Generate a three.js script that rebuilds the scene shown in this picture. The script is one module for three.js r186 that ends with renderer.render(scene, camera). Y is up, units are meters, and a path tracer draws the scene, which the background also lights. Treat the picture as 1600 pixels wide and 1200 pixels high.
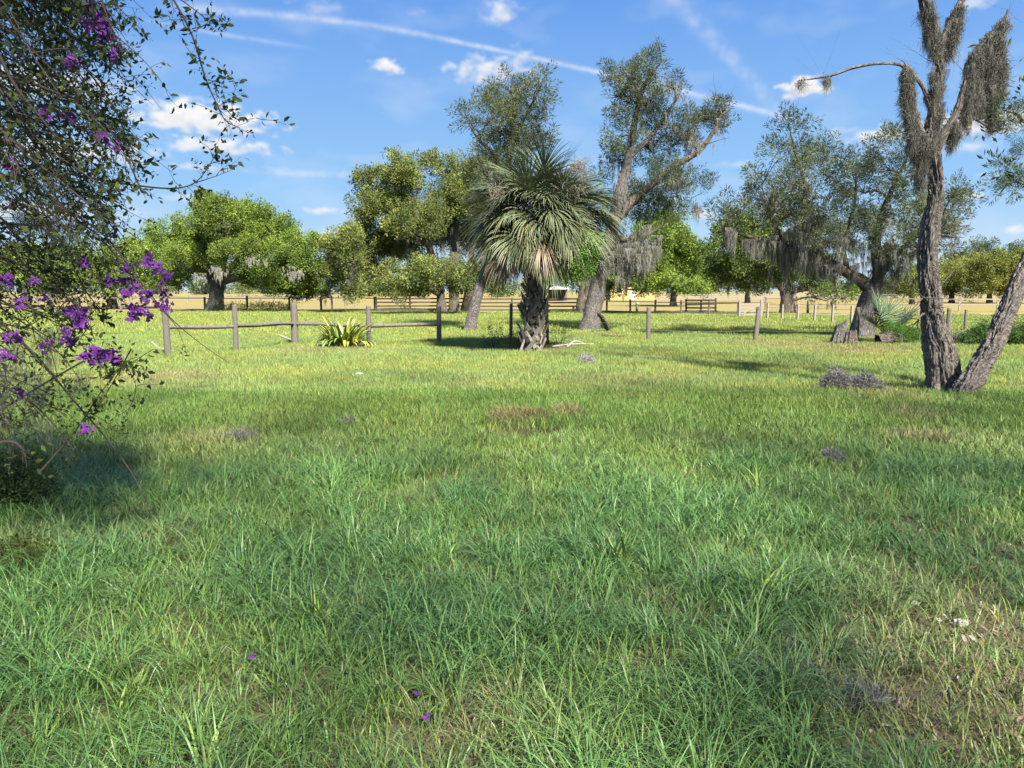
import * as THREE from 'three';
import { mergeGeometries } from 'three/addons/utils/BufferGeometryUtils.js';
import { createNoise2D, createNoise3D } from 'simplex-noise';

// ---------------------------------------------------------------- seeded chance
function rng(seed) { let a = seed >>> 0; return () => { a = (a + 0x6D2B79F5) | 0; let t = Math.imul(a ^ (a >>> 15), 1 | a); t = (t + Math.imul(t ^ (t >>> 7), 61 | t)) ^ t; return ((t ^ (t >>> 14)) >>> 0) / 4294967296; }; }
const n2 = createNoise2D(rng(11)), n3 = createNoise3D(rng(12));
const V = (x, y, z) => new THREE.Vector3(x, y, z);
const clamp = (x, a = 0, b = 1) => Math.min(b, Math.max(a, x));
const smooth = (a, b, x) => { const t = clamp((x - a) / (b - a)); return t * t * (3 - 2 * t); };
const mix = (a, b, t) => a + (b - a) * t;
const mix3 = (a, b, t) => [mix(a[0], b[0], t), mix(a[1], b[1], t), mix(a[2], b[2], t)];
const fbm2 = (x, y, o = 4) => { let s = 0, a = 0.5, f = 1; for (let i = 0; i < o; i++) { s += a * n2(x * f, y * f); f *= 2.03; a *= 0.5; } return s; };

// ---------------------------------------------------------------- camera, sun, sky, exposure
const scene = new THREE.Scene();
const EYE = 1.6, TILT = Math.atan(145 / 1200), EXPOSURE = 3.5;
const camera = new THREE.PerspectiveCamera(2 * Math.atan(600 / 1200) * 180 / Math.PI, 4 / 3, 0.05, 6000);
camera.position.set(0, EYE, 0);
camera.rotation.set(-TILT, 0, 0);
scene.add(camera);
const renderer = new THREE.WebGLRenderer({ antialias: true });
renderer.toneMapping = THREE.LinearToneMapping;
renderer.toneMappingExposure = EXPOSURE;
renderer.shadowMap.enabled = true;

const SUN = V(0.354, 0.766, 0.533).normalize();
const sun = new THREE.DirectionalLight(new THREE.Color(1.0, 0.93, 0.80), 4.4);
sun.position.copy(SUN).multiplyScalar(150); sun.target.position.set(0, 0, -25);
sun.castShadow = true; sun.shadow.mapSize.set(4096, 4096); sun.shadow.radius = 6;
Object.assign(sun.shadow.camera, { left: -90, right: 90, top: 90, bottom: -90, near: 1, far: 400 });
scene.add(sun, sun.target);

// a direction from a place in the photograph (1600 x 1200), and points along it
function ray(px, py) {
  const x = (px - 800) / 1200, y = (600 - py) / 1200, s = Math.sin(TILT), c = Math.cos(TILT);
  return V(x, y * c - s, -y * s - c);
}
const at = (px, py, D) => { const r = ray(px, py); r.multiplyScalar(D / -r.z); r.y += EYE; return r; };
const onGround = (px, py) => { const r = ray(px, py); return r.multiplyScalar(EYE / -r.y).setY(0); };

{ // the sky: clear air, fair-weather clouds and spread contrails, all round
  const W = 4096, H = 2048, data = new Float32Array(W * H * 4), dens = new Float32Array(W * H), shade = new Float32Array(W * H);
  const dirOf = (i, j) => { const a = ((i + 0.5) / W - 0.5) * 2 * Math.PI, e = ((j + 0.5) / H - 0.5) * Math.PI; return V(Math.cos(e) * Math.cos(a), Math.sin(e), Math.cos(e) * Math.sin(a)); };
  const pixOf = d => [((Math.atan2(d.z, d.x) / (2 * Math.PI) + 0.5) * W), (Math.asin(d.y) / Math.PI + 0.5) * H];
  // cumulus: centre, half width and half height in radians x 1200, softness
  function puff(d0, w, h, amount, soft, seed) {
    const up = V(0, 1, 0), r = V().crossVectors(d0, up).normalize(), u = V().crossVectors(r, d0);
    const [ci, cj] = pixOf(d0), R = Math.max(w, h) / 1200 * 1.9, e0 = Math.asin(d0.y);
    const di = Math.ceil(R / (2 * Math.PI) * W / Math.max(0.15, Math.cos(e0))), dj = Math.ceil(R / Math.PI * H);
    for (let j = Math.max(H / 2, Math.floor(cj - dj)); j < Math.min(H, cj + dj); j++) for (let ii = Math.floor(ci - di); ii < ci + di; ii++) {
      const i = (ii % W + W) % W, d = dirOf(i, j), k = d.dot(d0); if (k < 0.3) continue;
      const x = d.dot(r) / k * 1200 / w, y = d.dot(u) / k * 1200 / h;
      if (x * x + y * y > 4) continue;
      const wx = d.dot(r) / k * 1200, wy = d.dot(u) / k * 1200;
      const n = 0.6 * n2(wx / 34 + seed * 7, wy / 19 + seed) + 0.3 * n2(wx / 15 + seed, wy / 10 + seed * 3) + 0.11 * n2(wx / 7, wy / 5.5 + seed) + 0.03 * n2(wx / 3, wy / 3 + seed);
      const flat = y < 0 ? 1.35 : 1.0, f = 1 - Math.sqrt(x * x + y * y * flat * flat) + n * 0.55;
      const a = smooth(-0.1, soft + 0.1, f) * amount, p = j * W + i;
      if (a > dens[p]) { dens[p] = a; shade[p] = clamp(0.55 + 0.5 * y + 0.35 * n, 0.12, 1); }
    }
  }
  const C = (px, py, w, h, am = 1, soft = 0.5) => puff(ray(px, py).normalize(), w, h, am, soft, px * 0.013 + py * 0.017);
  C(782, 22, 30, 20, 0.7, 0.9); C(606, 106, 30, 12, 0.95, 0.7); C(768, 112, 76, 25, 0.8, 0.9); C(815, 92, 26, 18, 0.6, 1); C(1255, 138, 36, 19, 1, 0.45);
  C(315, 188, 105, 26, 1, 0.5); C(335, 229, 95, 14, 0.85, 0.7); C(285, 180, 45, 22, 1, 0.5); C(320, 262, 60, 8, 0.5, 0.9); C(502, 330, 36, 7, 0.8, 0.8);
  C(1372, 212, 48, 12, 0.9, 0.6); C(1310, 206, 40, 7, 0.4, 1); C(1500, 200, 75, 22, 0.95, 0.6); C(1570, 190, 50, 20, 0.9, 0.6); C(1520, 232, 40, 9, 0.5, 0.9);
  C(1515, 306, 18, 8, 0.8, 0.6); C(1590, 360, 24, 8, 0.7, 0.7); C(1445, 312, 24, 7, 0.6, 0.7); C(1100, 338, 26, 9, 0.8, 0.6); C(60, 130, 120, 26, 0.85, 0.7);
  C(110, 240, 120, 24, 0.8, 0.7); C(40, 330, 120, 20, 0.8, 0.7); C(500, 12, 40, 12, 0.35, 1); C(648, 20, 16, 8, 0.3, 1); C(1150, 258, 60, 7, 0.35, 1); C(500, 375, 70, 18, 0.45, 1);
  C(480, 272, 110, 9, 0.3, 1); C(620, 290, 90, 7, 0.25, 1); C(1525, 5, 30, 10, 0.6, 0.8); C(300, 310, 60, 9, 0.5, 1); C(1555, 275, 30, 6, 0.3, 1); C(400, 430, 260, 20, 0.3, 1); C(1150, 420, 300, 22, 0.3, 1);
  const r = rng(5);
  for (let k = 0; k < 150; k++) { // the same kind of clouds over the rest of the sky
    const az = r() * 2 * Math.PI, el = Math.asin(0.03 + 0.9 * Math.pow(r(), 1.4)), d = V(Math.cos(el) * Math.sin(az), Math.sin(el), -Math.cos(el) * Math.cos(az));
    const front = d.z < -0.7 && el < 0.48 && Math.abs(d.x / d.z) < 0.85; const s = 26 + 90 * r();
    if (!front) puff(d, s * (1 + r()), s * (0.3 + 0.4 * el), 0.5 + 0.5 * r(), 0.5 + 0.4 * r(), k * 1.7);
  }
  // contrails: a line of points, half width, strength
  function trail(pts, w, strength, ragged) {
    const c = new THREE.CatmullRomCurve3(pts.map(p => V(p[0], p[1], 0))), n = 500;
    for (let k = 0; k <= n; k++) {
      const t = k / n, p = c.getPoint(t), [ci, cj] = pixOf(ray(p.x, p.y).normalize()), ww = w(t), R = Math.ceil(ww * 1.6);
      for (let dj = -R; dj <= R; dj++) for (let di = -R; di <= R; di++) {
        const i = Math.round(ci) + di, j = Math.round(cj) + dj, q = Math.hypot(i - ci, j - cj) / ww;
        if (q > 1.6 || j >= H) continue;
        const nz = 0.62 + ragged * (0.5 * n2(i / 26, j / 16) + 0.35 * n2(i / 9, j / 8));
        const a = Math.exp(-q * q * 2.6) * strength(t) * clamp(nz, 0, 1.2), id = j * W + (i % W);
        if (a > dens[id]) { dens[id] = a; shade[id] = 0.95; }
      }
    }
  }
  trail([[230, 8], [330, 16], [560, 38], [760, 76], [960, 120], [1100, 152], [1235, 186]], t => 2.7 + 3.0 * smooth(0.5, 0, t) + 1.2 * smooth(0.85, 1, t), t => 0.7 * smooth(0, 0.15, t) * (0.75 + 0.25 * smooth(0.3, 0.6, t)) * (1 - 0.3 * smooth(0.9, 1, t)), 0.5);
  trail([[200, 28], [350, 55], [495, 78]], () => 2.4, t => 0.34 * Math.sin(Math.PI * clamp(t * 0.95 + 0.03)), 0.5);
  trail([[1030, -25], [1075, 25], [1120, 70], [1175, 130], [1222, 184]], t => 11 - 4 * t, t => 0.25, 0.7);
  const sunD = SUN;
  for (let j = 0; j < H; j++) for (let i = 0; i < W; i++) {
    const p = j * W + i, o = p * 4;
    if (j < H / 2) { data[o] = 0.16; data[o + 1] = 0.17; data[o + 2] = 0.10; data[o + 3] = 1; continue; }
    const d = dirOf(i, j), e = Math.asin(d.y) * 180 / Math.PI;
    let c = e < 7 ? mix3([0.62, 0.80, 0.95], [0.34, 0.62, 0.97], smooth(0, 8, e)) : e < 22 ? mix3([0.335, 0.615, 0.97], [0.115, 0.32, 0.83], (e - 7) / 15) : mix3([0.115, 0.32, 0.83], [0.06, 0.20, 0.64], smooth(22, 80, e));
    const g = Math.max(0, d.dot(sunD)), glow = 0.5 * Math.pow(g, 6) + 0.9 * Math.pow(g, 40);
    c = [c[0] + glow * 0.9, c[1] + glow * 0.85, c[2] + glow * 0.75];
    const wisp = 0.16 * smooth(0.05, 0.75, fbm2(Math.atan2(d.z, d.x) * 5 + 3, e / 5.5, 4) + 0.12) * smooth(40, 12, e);
    c = mix3(c, [0.85, 0.92, 1.0], wisp);
    const s = shade[p], cl = mix3([0.66, 0.70, 0.80], [1.05, 1.04, 1.02], s);
    c = mix3(c, cl, clamp(dens[p]));
    data[o] = c[0] / EXPOSURE; data[o + 1] = c[1] / EXPOSURE; data[o + 2] = c[2] / EXPOSURE; data[o + 3] = 1;
  }
  const sky = new THREE.DataTexture(data, W, H, THREE.RGBAFormat, THREE.FloatType);
  sky.mapping = THREE.EquirectangularReflectionMapping; sky.magFilter = THREE.LinearFilter; sky.minFilter = THREE.LinearFilter; sky.needsUpdate = true;
  scene.background = sky; scene.environment = sky;
}

// ---------------------------------------------------------------- helpers for meshes
function tag(o, label, category, group, kind) { o.userData.label = label; if (category) o.userData.category = category; if (group) o.userData.group = group; if (kind) o.userData.kind = kind; return o; }
const taken = {};
const numbered = n => { const k = taken[n] = (taken[n] ?? -1) + 1; return k ? `${n}_${String(k).padStart(3, '0')}` : n; };
function thing(name, pos, label, category, group, kind) { const g = new THREE.Group(); g.name = numbered(name); g.position.copy(pos); scene.add(g); return tag(g, label, category, group, kind); }
function mesh(name, geo, mat, parent, kind) { const m = new THREE.Mesh(geo, mat); m.name = parent === scene ? numbered(name) : name; m.castShadow = m.receiveShadow = true; parent.add(m); if (kind) m.userData.kind = kind; return m; }
function copies(name, geo, mat, list, parent) { // list of {p, q, s, c}
  const m = new THREE.InstancedMesh(geo, mat, list.length), M = new THREE.Matrix4(), s = V(), col = new THREE.Color();
  list.forEach((e, i) => { typeof e.s === 'number' ? s.setScalar(e.s) : s.copy(e.s); M.compose(e.p, e.q, s); m.setMatrixAt(i, M); if (e.c) m.setColorAt(i, col.setRGB(e.c[0], e.c[1], e.c[2])); });
  m.name = parent === scene ? numbered(name) : name; m.castShadow = m.receiveShadow = true; parent.add(m); m.userData.kind = 'stuff'; return m;
}
class Build { // loose triangles with colours
  constructor() { this.p = []; this.c = []; this.u = []; this.i = []; }
  v(p, c, u = 0, w = 0) { this.p.push(p.x, p.y, p.z); this.c.push(c[0], c[1], c[2]); this.u.push(u, w); return this.p.length / 3 - 1; }
  quad(a, b, c, d) { this.i.push(a, b, c, a, c, d); }
  tri(a, b, c) { this.i.push(a, b, c); }
  ribbon(pts, side, width, col) { // pts centre line, side a vector or function, width(t)
    let last = null; const n = pts.length - 1;
    for (let k = 0; k <= n; k++) {
      const t = k / n, w = width(t), sd = typeof side === 'function' ? side(t) : side;
      if (w < 1e-5) { const a = this.v(pts[k], col, 0.5, t); if (last) this.tri(last[0], last[1], a); last = null; continue; }
      const a = this.v(pts[k].clone().addScaledVector(sd, -w / 2), col, 0, t), b = this.v(pts[k].clone().addScaledVector(sd, w / 2), col, 1, t);
      if (last) this.quad(last[0], last[1], b, a); last = [a, b];
    }
  }
  geo(flat = false) {
    let g = new THREE.BufferGeometry();
    g.setAttribute('position', new THREE.Float32BufferAttribute(this.p, 3)); g.setAttribute('color', new THREE.Float32BufferAttribute(this.c, 3)); g.setAttribute('uv', new THREE.Float32BufferAttribute(this.u, 2));
    g.setIndex(this.i); if (flat) g = g.toNonIndexed(); g.computeVertexNormals(); return g;
  }
}
// a tapering, bending tube through points, uv in metres; bump(angle, along, radius) moves the skin outward
function limb(points, radii, radial = 8, steps = 12, skin = null, capTop = true) {
  const curve = new THREE.CatmullRomCurve3(points, false, 'centripetal'), L = curve.getLength();
  const pos = [], uv = [], idx = []; let N = V(1, 0, 0);
  const radAt = t => { const x = t * (radii.length - 1), k = Math.min(radii.length - 2, Math.floor(x)), f = x - k; return mix(radii[k], radii[k + 1], f); };
  for (let i = 0; i <= steps; i++) {
    const t = i / steps, c = curve.getPoint(t), T = curve.getTangent(t);
    N = N.clone().addScaledVector(T, -N.dot(T)); if (N.lengthSq() < 1e-4) N = V(0, 0, 1).addScaledVector(T, -T.z); N.normalize();
    const B = V().crossVectors(T, N), r = radAt(t);
    for (let j = 0; j <= radial; j++) {
      const a = (j % radial) / radial * 2 * Math.PI, rr = r + (skin ? skin(a, t * L, r, t) : 0);
      pos.push(c.x + (N.x * Math.cos(a) + B.x * Math.sin(a)) * rr, c.y + (N.y * Math.cos(a) + B.y * Math.sin(a)) * rr, c.z + (N.z * Math.cos(a) + B.z * Math.sin(a)) * rr);
      uv.push(j / radial * 2 * Math.PI * radii[0], t * L);
    }
  }
  const w = radial + 1;
  for (let i = 0; i < steps; i++) for (let j = 0; j < radial; j++) { const a = i * w + j; idx.push(a, a + 1, a + w + 1, a, a + w + 1, a + w); }
  if (capTop) { const c = curve.getPoint(1), k = pos.length / 3; pos.push(c.x, c.y, c.z); uv.push(0, L); for (let j = 0; j < radial; j++) idx.push(steps * w + j, steps * w + j + 1, k); }
  const g = new THREE.BufferGeometry(); g.setAttribute('position', new THREE.Float32BufferAttribute(pos, 3)); g.setAttribute('uv', new THREE.Float32BufferAttribute(uv, 2)); g.setIndex(idx); g.computeVertexNormals(); return g;
}
const from = (g, o) => g.translate(-o.x, -o.y, -o.z);

// ---------------------------------------------------------------- materials
function texture(size, f, srgb = true) {
  const d = new Uint8Array(size * size * 4);
  for (let j = 0; j < size; j++) for (let i = 0; i < size; i++) { const c = f(i / size, j / size), o = (j * size + i) * 4; for (let k = 0; k < 3; k++) d[o + k] = 255 * clamp(srgb ? Math.pow(clamp(c[k]), 1 / 2.2) : c[k]); d[o + 3] = 255; }
  const t = new THREE.DataTexture(d, size, size); t.magFilter = THREE.LinearFilter; t.minFilter = THREE.LinearFilter; t.wrapS = t.wrapT = THREE.MirroredRepeatWrapping; if (srgb) t.colorSpace = THREE.SRGBColorSpace; t.needsUpdate = true; return t;
}
function barkMaterial(dark, light, lichen, fx, fy, scale, depth) {
  const h = (u, v) => { const w = u + 0.05 * n2(u * 4, v * 5); const r = 1 - Math.abs(n2(w * fx, v * fy + 0.6 * n2(u * 7, v * 3))); return clamp(0.55 * r * r + 0.3 * (0.5 + 0.5 * n2(w * fx * 2.6, v * fy * 2.2)) + 0.15 * (0.5 + 0.5 * n2(u * 70, v * 60))); };
  const map = texture(512, (u, v) => { let c = mix3(dark, light, smooth(0.15, 0.8, h(u, v))); const l = smooth(0.25, 0.6, fbm2(u * 5 + 9, v * 5, 4)); return mix3(c, lichen, l * 0.6).map(x => x * (0.88 + 0.24 * (0.5 + 0.5 * n2(u * 120, v * 120)))); });
  const bump = texture(512, (u, v) => { const x = h(u, v); return [x, x, x]; }, false);
  for (const t of [map, bump]) t.repeat.set(1 / scale, 1 / scale);
  return new THREE.MeshStandardMaterial({ map, bumpMap: bump, bumpScale: depth, roughness: 0.95 });
}
const M = {
  barkGrey: barkMaterial([0.05, 0.044, 0.04], [0.185, 0.17, 0.158], [0.22, 0.22, 0.205], 9, 3, 1.2, 0.03),
  barkDark: barkMaterial([0.035, 0.028, 0.022], [0.16, 0.13, 0.10], [0.22, 0.22, 0.19], 9, 3, 1.2, 0.03),
  barkNear: barkMaterial([0.032, 0.027, 0.025], [0.185, 0.16, 0.142], [0.19, 0.183, 0.17], 12, 2, 0.9, 0.012),
  wood: barkMaterial([0.06, 0.052, 0.044], [0.20, 0.18, 0.158], [0.24, 0.23, 0.21], 22, 1.2, 0.5, 0.004),
  leaf: new THREE.MeshPhysicalMaterial({ vertexColors: true, roughness: 0.85, transmission: 0.36, thickness: 0, side: THREE.DoubleSide, specularIntensity: 0.35 }),
  glossLeaf: new THREE.MeshPhysicalMaterial({ vertexColors: true, roughness: 0.5, side: THREE.DoubleSide, specularIntensity: 0.7 }),
  grass: new THREE.MeshPhysicalMaterial({ vertexColors: true, roughness: 0.42, side: THREE.DoubleSide, specularIntensity: 0.7 }),
  lawn: new THREE.MeshPhysicalMaterial({ vertexColors: true, roughness: 0.9, transmission: 0.26, thickness: 0, side: THREE.DoubleSide, specularIntensity: 0.3 }),
  dull: new THREE.MeshStandardMaterial({ vertexColors: true, roughness: 1, side: THREE.DoubleSide }),
  twig: new THREE.MeshStandardMaterial({ color: new THREE.Color(0.045, 0.036, 0.03), roughness: 0.9 }),
  greyTwig: new THREE.MeshStandardMaterial({ color: new THREE.Color(0.36, 0.33, 0.30), roughness: 0.95 }),
  bract: new THREE.MeshPhysicalMaterial({ vertexColors: true, roughness: 0.85, transmission: 0.35, thickness: 0, side: THREE.DoubleSide }),
  boardDark: new THREE.MeshStandardMaterial({ color: new THREE.Color(0.055, 0.045, 0.038), roughness: 0.9 }),
  boardPale: new THREE.MeshStandardMaterial({ color: new THREE.Color(0.24, 0.215, 0.18), roughness: 0.9 }),
  boardMid: new THREE.MeshStandardMaterial({ color: new THREE.Color(0.14, 0.12, 0.095), roughness: 0.9 }),
  white: new THREE.MeshStandardMaterial({ color: new THREE.Color(0.45, 0.44, 0.41), roughness: 0.8 }),
  wire: new THREE.MeshStandardMaterial({ color: new THREE.Color(0.24, 0.22, 0.20), roughness: 0.6, metalness: 0.5 }),
  bone: new THREE.MeshStandardMaterial({ color: new THREE.Color(0.42, 0.40, 0.36), roughness: 0.8 }),
  stone: new THREE.MeshStandardMaterial({ color: new THREE.Color(0.42, 0.41, 0.38), roughness: 0.95 }),
  yellowWall: new THREE.MeshStandardMaterial({ color: new THREE.Color(0.40, 0.31, 0.12), roughness: 0.9 }),
  roofGrey: new THREE.MeshStandardMaterial({ color: new THREE.Color(0.45, 0.44, 0.42), roughness: 0.7 }),
  glass: new THREE.MeshStandardMaterial({ color: new THREE.Color(0.03, 0.035, 0.04), roughness: 0.15 }),
};

// ---------------------------------------------------------------- the ground
const HOLE = onGround(830, 672);
const holeDepth = (x, z) => { // a scraped hollow with a broken turf edge behind it
  const dx = (x - HOLE.x) / 0.55, dz = (z - HOLE.z) / 0.28 - 0.12 * Math.sin(x * 5);
  return -0.24 * smooth(1.05, 0.45, Math.sqrt(dx * dx + dz * dz) * (dz < 0 ? 1.25 : 1));
};
const height = (x, z) => 0.035 * n2(x * 0.13, z * 0.13) + 0.018 * n2(x * 0.5 + 7, z * 0.5) + 0.008 * n2(x * 1.7, z * 1.7 + 4) + (Math.abs(x - HOLE.x) < 1.2 && Math.abs(z - HOLE.z) < 1.2 ? holeDepth(x, z) : 0);
const stand = (px, py) => { const p = onGround(px, py); p.y = height(p.x, p.z); return p; };
const lawnEnd = x => -61 + 9 * smooth(4, 22, x) + 1.2 * n2(x * 0.2, 3);
// dry straw patches seen in the lawn: photo place, radius in metres, amount
const dry = [[250, 590, 1.1, 0.75], [330, 690, 0.7, 0.6], [520, 548, 1.5, 0.45], [1240, 538, 2.6, 0.6], [1340, 545, 1.9, 0.65], [1390, 622, 0.9, 0.85], [1430, 655, 0.55, 0.6], [860, 546, 0.9, 0.7], [640, 670, 0.6, 0.25], [440, 660, 0.5, 0.4], [1490, 690, 0.6, 0.5], [960, 590, 1.3, 0.25],
  [1400, 1090, 0.45, 0.7], [1560, 1120, 0.4, 0.6], [1280, 1060, 0.25, 0.5], [770, 1150, 0.28, 0.6], [250, 860, 0.3, 0.5], [60, 860, 0.35, 0.5], [1480, 960, 0.5, 0.5], [1330, 940, 0.25, 0.4], [640, 1160, 0.2, 0.5], [1100, 690, 0.5, 0.3]].map(([a, b, r, k]) => { const p = onGround(a, b); return [p.x, p.z, r, k]; });
function dryness(x, z) {
  let d = 0.5 * smooth(0.28, 0.75, fbm2(x * 0.35 + 20, z * 0.35, 4));
  for (const [px, pz, r, k] of dry) { const q = Math.hypot(x - px, (z - pz)) / r; if (q < 1.5) d = Math.max(d, k * smooth(1.4, 0.3, q + 0.45 * n2(x * 2.2, z * 2.2))); }
  return clamp(d);
}
{
  const line = (parts) => { const s = new Set(); for (const [a, b, d] of parts) for (let x = a; x < b - 1e-6; x += d) s.add(+x.toFixed(3)); return [...s].sort((a, b) => a - b); };
  const grow = (a, b, n) => Array.from({ length: n }, (_, k) => a * Math.pow(b / a, k / (n - 1)));
  const xs = [...grow(48, 2500, 16).map(x => -x).reverse(), ...line([[-46, 46, 0.5], [HOLE.x - 1, HOLE.x + 1, 0.06]]), ...grow(48, 2500, 16)];
  const zs = [...grow(76, 3500, 18).map(x => -x).reverse(), ...line([[-74, 14, 0.5], [HOLE.z - 0.8, HOLE.z + 0.6, 0.06]]), 20, 40, 90, 250];
  const P = [], U = [], Cc = [], I = [];
  for (const z of zs) for (const x of xs) {
    P.push(x, height(x, z) * smooth(90, 70, Math.hypot(x, z)) - 0.005, z); U.push(x / 3, z / 3);
    const field = smooth(0.8, -0.8, z - lawnEnd(x));
    const d = dryness(x, z), n = 0.5 + 0.5 * fbm2(x * 0.6, z * 0.6, 4);
    let c = mix3(mix3([0.075, 0.075, 0.038], [0.115, 0.135, 0.048], n), [0.24, 0.19, 0.11], d * 0.8);
    const gold = mix3([0.26, 0.205, 0.058], [0.31, 0.25, 0.085], 0.5 + 0.5 * fbm2(x * 0.05, z * 0.12, 4));
    const green = smooth(0.15, 0.5, fbm2(x * 0.03 + 5, z * 0.06, 3)) * 0.45;
    c = mix3(c, mix3(gold, [0.20, 0.22, 0.06], green), field);
    if (Math.hypot(x - HOLE.x, z - HOLE.z) < 1) c = mix3(c, [0.024, 0.017, 0.011], smooth(-0.01, -0.05, holeDepth(x, z)));
    Cc.push(...c);
  }
  const w = xs.length; for (let j = 0; j < zs.length - 1; j++) for (let i = 0; i < w - 1; i++) { const a = j * w + i; I.push(a, a + w, a + w + 1, a, a + w + 1, a + 1); }
  const g = new THREE.BufferGeometry(); g.setAttribute('position', new THREE.Float32BufferAttribute(P, 3)); g.setAttribute('uv', new THREE.Float32BufferAttribute(U, 2)); g.setAttribute('color', new THREE.Float32BufferAttribute(Cc, 3)); g.setIndex(I); g.computeVertexNormals();
  const map = texture(1024, (u, v) => { const n = 0.5 + 0.5 * fbm2(u * 40, v * 40, 5), k = 0.5 + 0.5 * n2(u * 160, v * 160), m = 0.62 + 0.38 * n + 0.3 * (k - 0.5); return [m, m * (0.97 + 0.05 * k), m * 0.95]; });
  const bump = texture(512, (u, v) => { const n = 0.5 + 0.5 * fbm2(u * 60, v * 60, 4); return [n, n, n]; }, false);
  const m = new THREE.MeshStandardMaterial({ map, bumpMap: bump, bumpScale: 0.02, vertexColors: true, roughness: 1 });
  tag(mesh('ground', g, m, scene), 'flat pasture ground of green lawn and golden dry field beyond', 'ground', null, 'structure');
}
{ // the sandy track between the lawn and the dry fields
  const P = [], U = [], I = []; let k = 0;
  for (let x = -60; x <= 60; x += 0.8, k++) {
    const z = lawnEnd(x) - 1.5 + 0.3 * n2(x * 0.3, 9), w = 1.3 + 0.3 * n2(x * 0.4, 1) ;
    for (const s of [-1, 0, 1]) { P.push(x, height(x, z + s * w) + 0.012, z + s * w + 0.2 * n2(x * 1.3, s)); U.push(x / 2, s * w / 2); }
    if (k) { const a = (k - 1) * 3; for (const b of [a, a + 1]) I.push(b, b + 1, b + 4, b, b + 4, b + 3); }
  }
  const g = new THREE.BufferGeometry(); g.setAttribute('position', new THREE.Float32BufferAttribute(P, 3)); g.setAttribute('uv', new THREE.Float32BufferAttribute(U, 2)); g.setIndex(I); g.computeVertexNormals();
  const map = texture(512, (u, v) => { const n = 0.5 + 0.5 * fbm2(u * 12, v * 12, 5); return mix3([0.26, 0.22, 0.16], [0.46, 0.40, 0.31], n); });
  tag(mesh('dirt_track', g, new THREE.MeshStandardMaterial({ map, roughness: 1 }), scene), 'pale sandy dirt track along the far edge of the lawn', 'track', null, 'structure');
}

// ---------------------------------------------------------------- grass
function tuft(seed, n, R, Lmin, Lmax, W, arch, seg, deadShare, flat = 0) {
  const r = rng(seed), b = new Build();
  for (let k = 0; k < n; k++) {
    const a = r() * 6.283, q = R * Math.sqrt(r()), L = mix(Lmin, Lmax, Math.pow(r(), 1.3)), lean = flat < 0 ? a + (r() - 0.5) * 1.5 : r() * 6.283, l0 = 0.12 + 0.4 * r() + Math.max(0, flat), cv = arch * (0.4 + 1.1 * r());
    const dir = V(Math.cos(lean), 0, Math.sin(lean)), tw = lean + (r() - 0.5) * 1.6, side = V(-Math.sin(tw), 0, Math.cos(tw)), pts = []; let p = V(Math.cos(a) * q, -0.01, Math.sin(a) * q), th = l0;
    for (let s = 0; s <= seg; s++) { pts.push(p.clone()); const st = L / seg; p = p.clone().addScaledVector(dir, Math.sin(th) * st); p.y += Math.cos(th) * st; th += cv / seg * (0.6 + s / seg); }
    const dead = r() < deadShare, g = 0.62 + 0.72 * r(), y = r() * r();
    const col = dead ? [1.45 * g, 1.08 * g, 1.3 * g] : [g * (0.85 + 0.45 * y), g, g * (1.05 - 0.5 * y)];
    const w = W * (0.7 + 0.6 * r()), tw2 = (r() - 0.5) * 1.4;
    b.ribbon(pts, t => side.clone().applyAxisAngle(V(0, 1, 0), tw2 * t), t => w * (t < 0.15 ? 0.75 + t * 1.6 : Math.max(0, 1 - Math.pow((t - 0.15) / 0.85, 2.2))), col);
  }
  return b.geo();
}
const qY = (a, tilt = 0, r = null) => new THREE.Quaternion().setFromEuler(new THREE.Euler(tilt * (r ? r() - 0.5 : 0), a, tilt * (r ? r() - 0.5 : 0)));
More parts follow.
